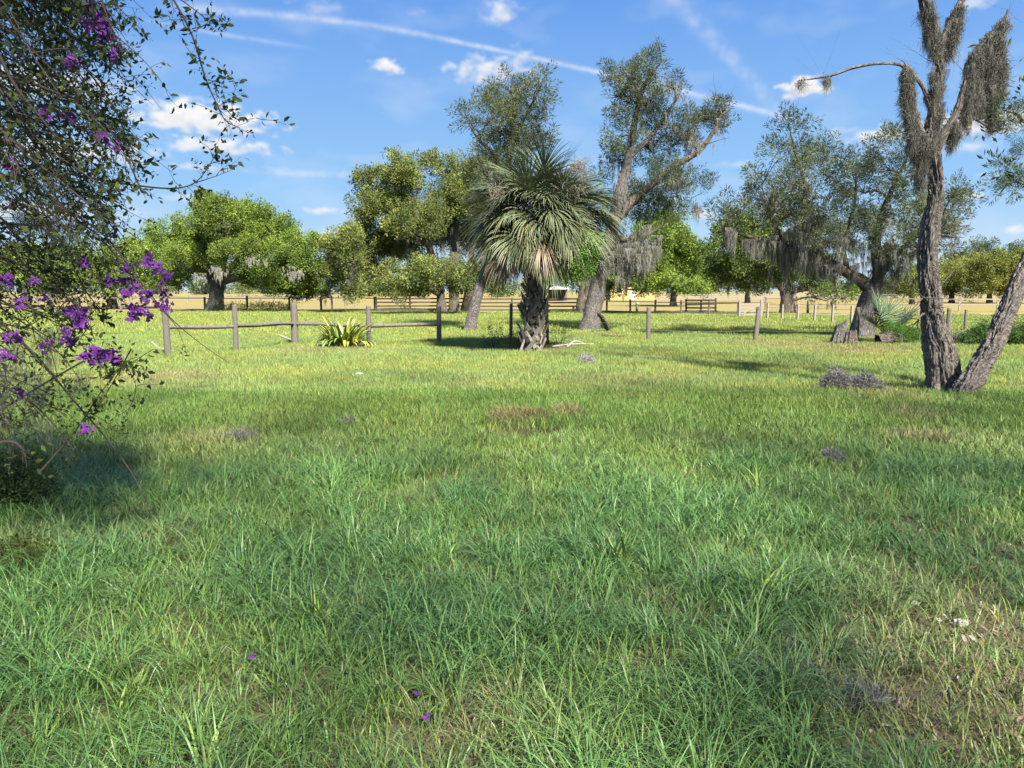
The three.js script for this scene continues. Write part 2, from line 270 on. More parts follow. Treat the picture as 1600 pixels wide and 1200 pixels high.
{
  const field = tag(new THREE.Group(), 'grass of the lawn, long and arching in front and short farther out', 'grass', null, 'stuff'); field.name = 'grass'; scene.add(field);
  const r = rng(77);
  const tall = [1, 2, 3, 4, 5, 6].map(s => tuft(s, 78, 0.08, 0.09, 0.30, 0.0038, 3.0, 8, 0.05, -1)), tallL = tall.map(() => []);
  const short = [21, 22, 23, 24].map(s => tuft(s, 75, 0.17, 0.04, 0.12, 0.0036, 1.1, 4, 0.14, 0.15)), shortL = short.map(() => []);
  const mid = [31, 32, 33, 34].map(s => tuft(s, 95, 0.25, 0.045, 0.115, 0.0052, 1.0, 3, 0.10)), midL = mid.map(() => []);
  const far = [41, 42, 43].map(s => tuft(s, 80, 0.5, 0.06, 0.16, 0.015, 0.8, 2, 0.08)), farL = far.map(() => []);
  const colour = (x, z, base, rnd) => {
    const n = fbm2(x * 0.55 + 3, z * 0.55, 3), y = smooth(-0.3, 0.6, fbm2(x * 0.22 + 40, z * 0.22, 3)), d = dryness(x, z);
    let c = mix3(base, [base[0] * 1.35, base[1] * 1.10, base[2] * 0.8], y * 0.7).map(v => v * (1 + 0.22 * n) * (0.9 + 0.2 * rnd()));
    return mix3(c, [0.30, 0.225, 0.125], d * 0.95 * (0.6 + 0.4 * rnd()));
  };
  const inView = (x, z, m) => Math.abs(x) < 0.7 * -z + m;
  const notIn = (x, z) => Math.abs(x - HOLE.x) < 0.62 && ((Math.abs(z - HOLE.z) < 1 && holeDepth(x, z) < -0.03) || (z > HOLE.z && z < HOLE.z + 0.5));
  const put = (L, x, z, s, c, sy = 1) => L[Math.floor(r() * L.length)].push({ p: V(x, height(x, z), z), q: qY(r() * 6.283, 0.25, r), s: V(s, s * sy, s), c });
  for (let z = -1.6; z > -12; z -= 0.14) for (let x = -10; x < 10; x += 0.14) {
    const X = x + (r() - 0.5) * 0.16, Z = z + (r() - 0.5) * 0.16; if (!inView(X, Z, 1.3) || notIn(X, Z)) continue;
    const bare = 0.8 * smooth(0.9, 2.8, X + 0.35 * (Z + 3.5)) * smooth(-6.5, -4, Z), d = dryness(X, Z), n = fbm2(X * 0.8, Z * 0.8 + 30, 3);
    const lush = clamp(smooth(-8.6, -5.2, Z + 1.4 * n2(X * 0.6, 4)) * (0.72 + 0.9 * n) - bare * 0.75 - d * 0.6);
    const c = colour(X, Z, [0.105, 0.195, 0.049], r);
    if (r() < 0.15 + 0.85 * lush && lush > 0.12) put(tallL, X, Z, 0.62 + 0.55 * lush + 0.2 * r(), mix3(c, [0.082, 0.185, 0.068], 0.45 * lush), 0.9 + 0.25 * r());
    else if (r() < 0.95 - 0.35 * bare * (0.4 + d)) put(Z > -8.5 ? shortL : (r() < 0.5 ? shortL : midL), X, Z, 0.85 + 0.5 * r() + 0.3 * (1 - bare), mix3(c, [0.19, 0.28, 0.06], 0.5 * (1 - lush)), 1);
  }
  for (let z = -9.5; z > -30; z -= 0.22) for (let x = -23; x < 23; x += 0.22) {
    const X = x + (r() - 0.5) * 0.3, Z = z + (r() - 0.5) * 0.3; if (!inView(X, Z, 1.5) || notIn(X, Z)) continue;
    const d = dryness(X, Z); if (r() < d * 0.35) continue;
    put(midL, X, Z, 0.8 + 0.45 * r() + 0.35 * fbm2(X * 0.4, Z * 0.4, 2), colour(X, Z, [0.225, 0.305, 0.095], r));
  }
  for (let z = -28; z > -63; z -= 0.5) for (let x = -47; x < 47; x += 0.5) {
    const X = x + (r() - 0.5) * 0.6, Z = z + (r() - 0.5) * 0.6; if (!inView(X, Z, 2) || Z < lawnEnd(X)) continue;
    put(farL, X, Z, 0.8 + 0.5 * r(), colour(X, Z, [0.235, 0.305, 0.085], r));
  }
  [[tall, tallL, M.grass, 'long_tufts'], [short, shortL, M.grass, 'short_tufts'], [mid, midL, M.lawn, 'lawn_tufts'], [far, farL, M.lawn, 'distant_tufts']].forEach(([g, L, m, n]) => g.forEach((q, i) => copies(n, q, m, L[i], field)));
}
// ---------------------------------------------------------------- foliage pieces
// a spray: a short twig whose leaves spread to its sides and tip; +y is outward
function spray(seed, n, L, leafL, leafW, spread, hue) {
  const r = rng(seed), b = new Build();
  for (let k = 0; k < n; k++) {
    const t = Math.pow(r(), 0.8), a = r() * 6.283, q = spread * L * (0.25 + 0.75 * r()) * (0.35 + 0.65 * Math.sin(Math.PI * Math.min(0.92, t + 0.12)));
    const p = V(Math.cos(a) * q, t * L + (r() - 0.5) * L * 0.15, Math.sin(a) * q);
    const d = V(Math.cos(a) * (0.5 + r()), 0.5 + 0.8 * (r() - 0.25), Math.sin(a) * (0.5 + r())).normalize();
    const s = V(r() - 0.5, r() - 0.5, r() - 0.5).cross(d).normalize(), ll = leafL * (0.7 + 0.6 * r()), lw = leafW * (0.7 + 0.6 * r());
    const g = 0.75 + 0.5 * r(), y = r() * r() * hue, col = [g * (1 + 0.7 * y), g * (1 + 0.15 * y), g * (1 - 0.4 * y)];
    const up = V().crossVectors(s, d).multiplyScalar(ll * 0.08);
    const a0 = b.v(p, col), a1 = b.v(p.clone().addScaledVector(d, ll * 0.45).addScaledVector(s, lw / 2).add(up), col), a2 = b.v(p.clone().addScaledVector(d, ll), col), a3 = b.v(p.clone().addScaledVector(d, ll * 0.45).addScaledVector(s, -lw / 2).add(up), col);
    b.tri(a0, a1, a2); b.tri(a0, a2, a3);
  }
  return b.geo(true);
}
// hanging grey moss: long wavy strands from one spot, y down
function mossClump(seed, n, R, Lmin, Lmax, W) {
  const r = rng(seed), b = new Build();
  for (let k = 0; k < n; k++) {
    const a = r() * 6.283, q = R * Math.sqrt(r()), L = mix(Lmin, Lmax, Math.pow(r(), 1.6)), x0 = Math.cos(a) * q, z0 = Math.sin(a) * q, ph = r() * 9, am = 0.04 * L, pts = [], m = 6, ta = r() * 3.14;
    for (let s = 0; s <= m; s++) { const t = s / m; pts.push(V(x0 * (1 - 0.45 * t) + am * Math.sin(ph + t * 7) * t + (r() - 0.5) * 0.02, 0.06 - L * t, z0 * (1 - 0.45 * t) + am * Math.cos(ph + t * 6) * t + (r() - 0.5) * 0.02)); }
    const g = 0.75 + 0.5 * r(), w = W * (0.6 + 0.8 * r());
    b.ribbon(pts, t => V(Math.cos(ta + t * 2), 0, Math.sin(ta + t * 2)), t => w * (t > 0.98 ? 0 : (1 - 0.6 * t)), [g, g, g]);
  }
  return b.geo();
}
const SPRAY = { // leaf pieces for three kinds of tree, far and near
  oak: [101, 102, 103, 104].map(s => spray(s, 58, 0.75, 0.14, 0.072, 0.6, 0.7)),
  shade: [105, 106].map(s => spray(s, 30, 0.75, 0.20, 0.10, 0.55, 0.9)),
  fine: [111, 112, 113, 114].map(s => spray(s, 66, 0.60, 0.125, 0.024, 0.36, 0.4)),
  near: [121, 122, 123].map(s => spray(s, 22, 0.34, 0.085, 0.028, 0.45, 0.4)),
  needle: [131, 132, 133].map(s => spray(s, 40, 0.42, 0.15, 0.008, 0.3, 0.3)),
};
const MOSS = [1, 2, 3, 4].map(s => mossClump(200 + s, 34, 0.17, 0.15, 1.0, 0.016));
const randDir = r => { const z = r() * 2 - 1, a = r() * 6.283, q = Math.sqrt(1 - z * z); return V(q * Math.cos(a), z, q * Math.sin(a)); };
const turnTo = (d, r) => new THREE.Quaternion().setFromUnitVectors(V(0, 1, 0), d).multiply(qY(r() * 6.283));

// A tree. o.base is where it stands in the photograph, trunks are lines of [px, py, radius px, depth offset m], lobes are crown masses [px, py, half width, half height, depth offset].
function tree(o) {
  const r = rng(o.seed), base = o.at ? o.at.clone() : stand(...o.base), D = -base.z, sc = D / 1200;
  base.y = height(base.x, base.z) - 0.03;
  const root = thing(o.name, base, o.label, o.category || 'tree', o.group), bark = o.bark || M.barkGrey;
  const P = o.at ? (x, y, z) => V(base.x + x, y, base.z + z) : (x, y, z = 0) => at(x, y, D + z), S = o.at ? 1 : sc;
  const spine = [], woods = {}, hooks = [], wood = (k, g) => (woods[k] ||= []).push(g);
  o.trunks.forEach((line, n) => {
    const own = n === 0 || o.roots?.includes(n) ? null : 'limb ' + n;
    const pts = line.map(q => P(q[0], q[1], q[3] || 0)), rad = line.map(q => q[2] * S);
    if (n === 0 || o.roots?.includes(n)) pts[0].y = base.y - 0.1;
    const curve = new THREE.CatmullRomCurve3(pts, false, 'centripetal');
    for (let k = 0; k <= 14; k++) { const t = k / 14, x = t * (rad.length - 1), i = Math.min(rad.length - 2, Math.floor(x)); hooks.push(curve.getPoint(t)); spine.push({ p: curve.getPoint(t), r: mix(rad[i], rad[i + 1], x - i), own }); }
    const isTrunk = n === 0 || o.roots?.includes(n), s0 = n * 7.3 + o.seed;
    const g = o.ridged ? limb(pts, rad, isTrunk ? 110 : 22, isTrunk ? 300 : 60, (a, l, q, t) => { // interlacing bark ridges
      const k = 0.95 * Math.min(1, q / 0.12), tw = a + o.ridged * l, w = 0.22 * n3(Math.cos(tw) * 2, Math.sin(tw) * 2, l * 1.4), A = tw + w, cx = Math.cos(A) * 4.2, cy = Math.sin(A) * 4.2;
      const r1 = 1 - Math.abs(n3(cx + s0, cy, l * 1.25)), r2 = 1 - Math.abs(n3(cx * 1.9, cy * 1.9 + s0, l * 2.4));
      return k * (0.040 * (r1 * r1 - 0.5) + 0.020 * (r2 * r2 - 0.5) + 0.006 * n3(cx * 5, cy * 5, l * 9)) + q * (0.16 * n3(Math.cos(a) * 1.3, Math.sin(a) * 1.3 + s0, l * 0.9)) + (isTrunk ? q * 0.35 * Math.exp(-l / (1.4 * q)) * (0.6 + 0.8 * n2(Math.cos(a) * 1.8 + s0, Math.sin(a) * 1.8)) : 0);
    }) : limb(pts, rad, isTrunk ? 20 : 10, isTrunk ? 44 : 22, (a, l, q, t) => q * (0.10 * n3(Math.cos(a) * 1.6 + s0, Math.sin(a) * 1.6, l * 1.1) + 0.07 * n3(Math.cos(a) * 4, Math.sin(a) * 4 + s0, l * 1.6)) + (isTrunk ? q * (0.45 * Math.exp(-l / (2.2 * q)) * (0.7 + 0.5 * n2(Math.cos(a) * 1.5 + s0, Math.sin(a) * 1.5))) : 0));
    if (isTrunk) mesh('trunk', from(g, base), bark, root); else wood(own, from(g, base));
  });
  // limbs run from the wood to every crown mass, and boughs spread inside it
  const lobes = o.lobes.map(l => { const dz = l[4] !== undefined ? l[4] : (r() - 0.5) * 1.5 * o.deep; const c = P(l[0], l[1], dz), k = o.at ? 1 : (D + dz) / 1200; const z = o.leaf === 'oak' && D < 100 ? 0.85 : 1; return { c, rx: l[2] * k * z, ry: l[3] * k * z, rz: (l[2] + l[3]) / 2 * k * 1.15 * z }; });
  const masses = []; for (const l of lobes) { masses.push({ ...l, f: o.leaf === 'oak' && D < 100 ? 0.40 : 1, tone: 0.7 + 0.5 * r() }); if (o.leaf === 'oak' && D < 100) for (let k = 0; k < 6; k++) { const u = randDir(r), q = 0.28 + 0.2 * r(); u.y = u.y * 0.8 + 0.2; masses.push({ c: V(l.c.x + u.x * l.rx * 0.9, l.c.y + u.y * l.ry * 0.9, l.c.z + u.z * l.rz * 0.9), rx: l.rx * q * 1.2, ry: l.ry * q * 0.8, rz: l.rz * q * 1.2, f: 1.15, tone: 0.75 + 0.6 * r() }); } }
  const anchor = (c) => { let best = null, bd = 1e9; for (const s of spine) { const d = s.p.distanceTo(c) + (s.p.y > c.y ? 1.2 * (s.p.y - c.y) : 0); if (d < bd && s.p.y > base.y + 0.7) { bd = d; best = s; } } return best; };
  for (const l of lobes) {
    const s = anchor(l.c); if (!s) continue; const key = s.own || 'limb of mass ' + lobes.indexOf(l);
    const d = l.c.clone().sub(s.p), len = d.length(), mid = s.p.clone().addScaledVector(d, 0.5).add(V((r() - 0.5) * 0.2 * len, 0.12 * len, (r() - 0.5) * 0.2 * len)), r0 = Math.min(s.r * 0.7, 0.02 + 0.022 * len);
    wood(key, from(limb([s.p, mid, l.c], [r0, r0 * 0.7, r0 * 0.4], 6, 8), base));
    for (let k = 0; k < (o.boughs || 7); k++) {
      const u = randDir(r); u.y = Math.abs(u.y) * 0.8 - 0.15; const e = V(l.c.x + u.x * l.rx, l.c.y + u.y * l.ry, l.c.z + u.z * l.rz), st = mid.clone().lerp(l.c, r() < 0.5 ? 0 : 1), m = st.clone().lerp(e, 0.5).add(randDir(r).multiplyScalar(0.1 * l.rx));
      wood(key, from(limb([st, m, e], [r0 * 0.38, r0 * 0.25, r0 * 0.1], 4, 4, null, false), base)); hooks.push(st, m, e, m.clone().lerp(e, 0.5));
    }
  }
  if (o.snags) for (const [x0, y0, x1, y1, w] of o.snags) { const a = P(x0, y0, 0), e = P(x1, y1, (r() - 0.5) * o.deep * 0.4), m = a.clone().lerp(e, 0.5).add(randDir(r).multiplyScalar(0.08 * a.distanceTo(e))); const key = 'dead ' + x0 + y0 + x1; wood(key, from(limb([a, m, e], [w * S, w * S * 0.6, w * S * 0.15], 5, 6), base)); for (let k = 0; k < 5; k++) { const s = m.clone().lerp(e, r()), q = s.clone().add(randDir(r).multiplyScalar(0.4 + 0.4 * r()).add(V(0, 0.2, 0))); wood(key, from(limb([s, s.clone().lerp(q, 0.5).add(randDir(r).multiplyScalar(0.05)), q], [w * S * 0.25, w * S * 0.15, w * S * 0.05], 4, 3), base)); } }
  for (const [key, list] of Object.entries(woods)) mesh(key[0] === 'd' ? 'dead_branch' : 'limb', mergeGeometries(list.map(g => { g.deleteAttribute('normal'); g.computeVertexNormals(); return g; })), o.leaf === 'fine' ? M.barkDark : bark, root);
  // leaves
  const kinds = SPRAY[o.leaf], lists = kinds.map(() => []), f = o.clump || 0.62;
  for (const l of masses) {
    const area = 4 * Math.PI * Math.pow((Math.pow(l.rx * l.ry, 1.6) + Math.pow(l.rx * l.rz, 1.6) + Math.pow(l.ry * l.rz, 1.6)) / 3, 1 / 1.6), n = Math.ceil(area * o.thick * l.f), tone = l.tone, warm = r();
    for (let k = 0, tries = 0; k < n && tries < n * 6; tries++) {
      const u = randDir(r), q = 0.3 + 0.85 * Math.pow(r(), 0.6), p = V(l.c.x + u.x * l.rx * q, l.c.y + u.y * l.ry * q, l.c.z + u.z * l.rz * q);
      if (p.y < base.y + (o.low ?? 1.2)) continue;
      const nz = n3(p.x * f + o.seed, p.y * f * 1.25, p.z * f) + 0.5 * n3(p.x * f * 2.3, p.y * f * 2.6, p.z * f * 2.3 + o.seed);
      if (nz < (o.gap ?? -0.1) + 0.14 + 0.75 * (q - 0.75)) continue; k++;
      const d = V(u.x * 0.7, u.y * 0.45 + (o.rise ?? 0.35), u.z * 0.7).add(randDir(r).multiplyScalar(0.6)).normalize(), c = o.colours[Math.floor(r() * o.colours.length)], g = tone * (0.8 + 0.4 * r());
      const y = clamp(0.5 + nz * 0.5) * warm * 0.35;
      lists[Math.floor(r() * lists.length)].push({ p: p.sub(base), q: turnTo(d, r), s: (o.size || 1) * (0.7 + 0.6 * r()), c: [c[0] * g * (1 + y), c[1] * g * (1 + y * 0.4), c[2] * g] });
    }
  }
  lists.forEach((L, i) => L.length && copies('crown', kinds[i], o.leafMat || M.leaf, L, root));
  // grey moss: [px, py, half width, half height of the area, how many, size, tone]
  if (o.moss) {
    const ml = MOSS.map(() => []), seen = hooks.map(h => { const v = h.clone().sub(camera.position); v.applyEuler(new THREE.Euler(TILT, 0, 0)); return o.at ? [h.x - base.x, h.y] : [800 - 1200 * v.x / v.z, 600 + 1200 * v.y / v.z]; });
    for (const [x, y, w, h, n, s, tone = 1, dz] of o.moss) {
      let near = hooks.filter((_, i) => Math.abs(seen[i][0] - x) < w * 1.15 && Math.abs(seen[i][1] - y) < h * 1.4 + 6); if (D > 50 && near.length < 4) near = hooks.filter((_, i) => Math.abs(seen[i][0] - x) < w * 1.6 && Math.abs(seen[i][1] - y) < h * 2 + 16);
      const far = D > 50 ? 0.7 : 0.85; for (let k = 0; k < Math.ceil(n * (o.mossy ?? (D > 50 ? 1.4 : 1.35))); k++) {
        const p = near.length && !(D > 50 && tone > 1.2) && (D > 50 || (near.length > 3 && r() < 0.8)) ? near[Math.floor(r() * near.length)].clone().add(randDir(r).multiplyScalar((D > 50 ? 0.55 : 0.3) * s)) : P(x + (r() + r() - 1) * w, y + (r() + r() - 1) * h, dz ?? (r() - 0.5) * o.deep * 0.7);
        const g = tone * (0.62 + 0.5 * r()), f = far * s * (0.35 + 0.65 * r());
        ml[Math.floor(r() * ml.length)].push({ p: p.sub(base), q: qY(r() * 6.283), s: V(f * 0.8, f * (0.5 + 0.8 * r() * r()), f * 0.8), c: [0.22 * g, 0.214 * g, 0.19 * g] });
      }
    }
    ml.forEach((L, i) => L.length && copies('spanish_moss', MOSS[i], M.dull, L, root));
  }
  return root;
}
const GREEN = { bright: [[0.135, 0.23, 0.036], [0.175, 0.28, 0.044], [0.10, 0.18, 0.033], [0.07, 0.13, 0.03]], olive: [[0.15, 0.21, 0.055], [0.195, 0.255, 0.066], [0.11, 0.165, 0.048], [0.07, 0.115, 0.036]], deep: [[0.06, 0.105, 0.03], [0.085, 0.135, 0.035], [0.045, 0.085, 0.028]], cedar: [[0.076, 0.11, 0.053], [0.102, 0.136, 0.062], [0.054, 0.083, 0.044]], yellow: [[0.16, 0.215, 0.05], [0.20, 0.245, 0.058], [0.12, 0.17, 0.045]] };

tree({ name: 'oak_tree', seed: 1, base: [337, 487], label: 'spreading bright green oak with grey moss, trunk behind the rail fence', leaf: 'oak', colours: GREEN.bright, thick: 5.8, deep: 5, gap: -0.03, bark: M.barkGrey,
  trunks: [[[337, 489, 12], [338, 465, 10.5], [340, 440, 10], [345, 415, 8], [352, 385, 5], [350, 345, 2.5]], [[339, 445, 8], [310, 420, 6], [280, 400, 3.5], [262, 385, 1.5]], [[341, 440, 8], [380, 430, 6.5], [420, 415, 4.5], [460, 405, 2]], [[342, 435, 7], [390, 395, 5], [430, 375, 2.5]]],
  lobes: [[300, 372, 46, 32], [338, 342, 36, 28], [325, 330, 20, 18], [388, 358, 44, 30], [430, 375, 40, 28], [468, 400, 38, 30], [486, 432, 24, 26], [425, 412, 50, 28, -2], [362, 400, 46, 30, -3], [288, 412, 44, 28, -2], [268, 436, 28, 16], [430, 440, 44, 16], [480, 455, 26, 13], [455, 350, 16, 12], [260, 370, 22, 20], [400, 335, 22, 14]],
  snags: [[340, 440, 352, 398, 2], [372, 412, 395, 398, 1.6], [275, 405, 258, 392, 2.4], [350, 430, 372, 405, 2], [352, 380, 362, 350, 1.4]],
  moss: [[342, 424, 17, 14, 40, 1.0, 1.5, -4.6], [312, 436, 15, 12, 24, 0.9, 1.4, -4.6], [398, 406, 24, 9, 30, 0.9, 1.4, -5], [457, 428, 22, 13, 40, 1.0, 1.4, -5], [348, 328, 16, 10, 24, 1.2, 1.5, -3], [372, 345, 8, 5, 8, 1.1, 1.4, -3], [480, 445, 24, 8, 24, 1.5, 0.9], [300, 452, 40, 5, 24, 1.2, 0.7], [440, 455, 40, 6, 26, 1.3, 0.6], [385, 448, 30, 4, 22, 1.2, 1.1, -3]] });
tree({ name: 'oak_tree', seed: 2, base: [707, 488], label: 'tall olive green oak with several dark trunks, left of the palm', leaf: 'oak', colours: GREEN.olive, thick: 4.8, deep: 6, gap: -0.03, bark: M.barkDark, roots: [1, 2],
  trunks: [[[690, 489, 8], [689, 465, 6.5], [684, 430, 6], [668, 380, 5], [645, 330, 3.5], [630, 280, 1.5]], [[710, 489, 8], [709, 460, 7], [708, 410, 6], [712, 350, 4.5], [705, 290, 1.8]], [[726, 489, 7, 1], [731, 460, 6], [735, 410, 4.5], [742, 350, 3]], [[684, 430, 5], [640, 425, 4], [590, 420, 2.5], [550, 415, 1.4]], [[668, 380, 4], [620, 350, 3], [590, 310, 1.4]]],
  lobes: [[588, 292, 34, 22], [572, 322, 26, 16], [625, 268, 24, 28], [640, 305, 32, 36], [690, 264, 34, 26], [700, 310, 36, 36], [655, 345, 52, 34, -2], [602, 342, 46, 34], [738, 310, 30, 46], [722, 365, 42, 34], [640, 385, 50, 26, 3], [590, 385, 34, 34, 2], [545, 395, 36, 36], [528, 425, 20, 32], [572, 425, 34, 36, 1], [535, 455, 22, 18], [640, 440, 42, 22, -6], [700, 430, 48, 26, -6], [742, 440, 30, 24, -5], [620, 452, 30, 14, -6], [555, 365, 20, 14], [760, 350, 30, 40], [750, 270, 30, 24]], low: 0.5,
  moss: [[660, 378, 60, 16, 90, 2.0, 0.95, -5], [720, 395, 30, 14, 50, 2.0, 0.85, -5], [605, 395, 36, 18, 30, 1.7, 0.8, -4], [535, 455, 14, 10, 18, 1.9, 0.8, -1], [548, 462, 10, 8, 12, 1.9, 0.8, -1], [580, 440, 40, 12, 22, 1.4, 0.7], [690, 330, 40, 30, 30, 1.4, 0.9]] });
tree({ name: 'cedar_tree', seed: 3, base: [733, 517], label: 'thin leaning grey tree whose top rises behind the palm crown', leaf: 'fine', colours: GREEN.cedar, thick: 7.5, deep: 2.0, gap: -0.05, clump: 1.5, rise: 0.5, bark: M.barkGrey, boughs: 9,
  trunks: [[[733, 518, 9], [739, 490, 8.5], [748, 455, 8], [758, 425, 7.5], [772, 370, 6.5], [786, 310, 6.5], [795, 250, 5], [803, 190, 3.5], [800, 125, 1.2]], [[790, 280, 4], [770, 240, 3], [748, 218, 2], [733, 195, 1]], [[798, 230, 3.5], [818, 185, 2.5], [838, 150, 1.5], [848, 128, 0.7]], [[792, 270, 3], [820, 240, 2], [850, 225, 1]]],
  lobes: [[797, 142, 26, 20], [765, 190, 30, 22], [820, 165, 28, 22], [842, 142, 14, 18], [800, 205, 34, 26], [745, 186, 18, 14], [790, 250, 38, 26], [760, 275, 26, 32], [840, 200, 20, 16], [775, 160, 18, 14], [830, 235, 26, 20], [765, 330, 26, 30]], snags: [[733, 195, 726, 180, 1], [800, 125, 806, 112, 0.8], [848, 128, 856, 116, 0.7]],
  moss: [[765, 330, 22, 40, 40, 1.1, 0.9], [775, 400, 25, 25, 50, 1.2, 0.95, -0.8], [760, 275, 20, 20, 16, 0.9, 0.9]] });
tree({ name: 'cedar_tree', seed: 4, base: [919, 517], label: 'tall forked mossy tree leaning right behind the palm, dead tips on top', leaf: 'fine', colours: GREEN.cedar, thick: 7, deep: 2.6, gap: -0.05, clump: 1.4, rise: 0.5, bark: M.barkGrey, boughs: 9,
  trunks: [[[919, 518, 13.5], [926, 485, 13], [938, 435, 12], [953, 372, 10.5], [969, 300, 8], [983, 240, 6], [995, 175, 4.2], [1006, 135, 3.5], [1036, 92, 1.2]], [[962, 345, 7], [985, 318, 6.4], [1010, 295, 5.6], [1047, 264, 4.8], [1092, 236, 3.8], [1118, 200, 2.8], [1128, 180, 1.8], [1142, 170, 0.8]], [[955, 372, 6], [985, 375, 4], [1015, 365, 2.5], [1035, 352, 1.2]], [[980, 250, 4], [1015, 215, 3], [1050, 165, 2], [1062, 150, 0.8]], [[1000, 150, 3], [985, 125, 2], [972, 105, 0.8]], [[950, 390, 4], [985, 405, 3], [1015, 395, 1.5]]],
  lobes: [[974, 118, 20, 18], [1010, 108, 26, 16], [964, 150, 16, 12], [990, 145, 26, 24], [1046, 135, 18, 14], [1000, 190, 26, 26], [972, 212, 18, 22], [1022, 240, 26, 24], [1062, 212, 34, 22], [1092, 190, 28, 18], [1122, 180, 14, 20], [1042, 282, 34, 24], [1000, 322, 34, 24], [1038, 332, 36, 20], [1075, 290, 22, 18], [970, 255, 20, 24], [1015, 165, 18, 18], [985, 400, 30, 24], [960, 330, 16, 26]],
  snags: [[1034, 95, 1026, 62, 0.9], [1010, 110, 1012, 85, 0.7], [1128, 178, 1118, 145, 1], [1135, 175, 1138, 150, 0.8], [1060, 152, 1063, 150, 0.8], [1105, 225, 1140, 215, 0.8], [1080, 310, 1098, 300, 0.8], [1050, 262, 1045, 180, 0.9], [995, 150, 960, 165, 0.8]],
  moss: [[1005, 395, 30, 18, 120, 1.5, 1.0, -1.2], [965, 420, 30, 25, 70, 1.4, 1.0, -0.8], [1048, 268, 26, 8, 50, 1.1, 0.95], [1095, 228, 24, 14, 56, 1.0, 1.0], [1125, 200, 10, 18, 22, 0.8, 1.0], [1050, 150, 18, 8, 24, 0.9, 0.95], [965, 300, 14, 40, 60, 1.2, 1.05, -0.4], [1000, 190, 16, 30, 30, 0.8, 0.8], [1088, 325, 12, 8, 10, 1.1, 0.9], [945, 400, 16, 30, 50, 1.2, 1.0], [1040, 190, 30, 20, 24, 0.8, 0.9]] });
tree({ name: 'oak_tree', seed: 5, base: [911, 491], label: 'shaded oak with dark trunk just behind the tall forked tree', leaf: 'oak', colours: GREEN.bright, thick: 4.6, deep: 5, gap: -0.12, bark: M.barkDark,
  trunks: [[[911, 492, 10], [911, 470, 8.5], [914, 445, 7], [930, 405, 4]], [[913, 448, 5], [960, 425, 4], [1020, 405, 2]], [[912, 450, 4], [885, 430, 2.5], [868, 420, 1]]],
  lobes: [[905, 430, 44, 22], [950, 420, 40, 30], [1000, 425, 40, 30], [1042, 398, 40, 38], [1020, 362, 30, 26], [1068, 415, 24, 34], [1050, 350, 26, 22], [870, 425, 24, 16], [980, 452, 40, 12], [1045, 445, 36, 14]],
  moss: [[905, 452, 40, 6, 24, 1.6, 0.8], [1000, 458, 40, 5, 16, 1.3, 0.6]] });
tree({ name: 'oak_tree', seed: 6, base: [1052, 478], label: 'small bright oak in the golden field right of the tall forked tree', leaf: 'oak', colours: GREEN.bright, thick: 3.6, deep: 6, size: 1.3, gap: -0.15, bark: M.barkDark,
  trunks: [[[1052, 480, 5], [1052, 465, 4.5], [1056, 440, 3], [1060, 415, 1.5]]], lobes: [[1050, 440, 34, 18], [1078, 425, 26, 26], [1090, 445, 22, 14], [1030, 425, 24, 22], [1062, 405, 24, 18]] });
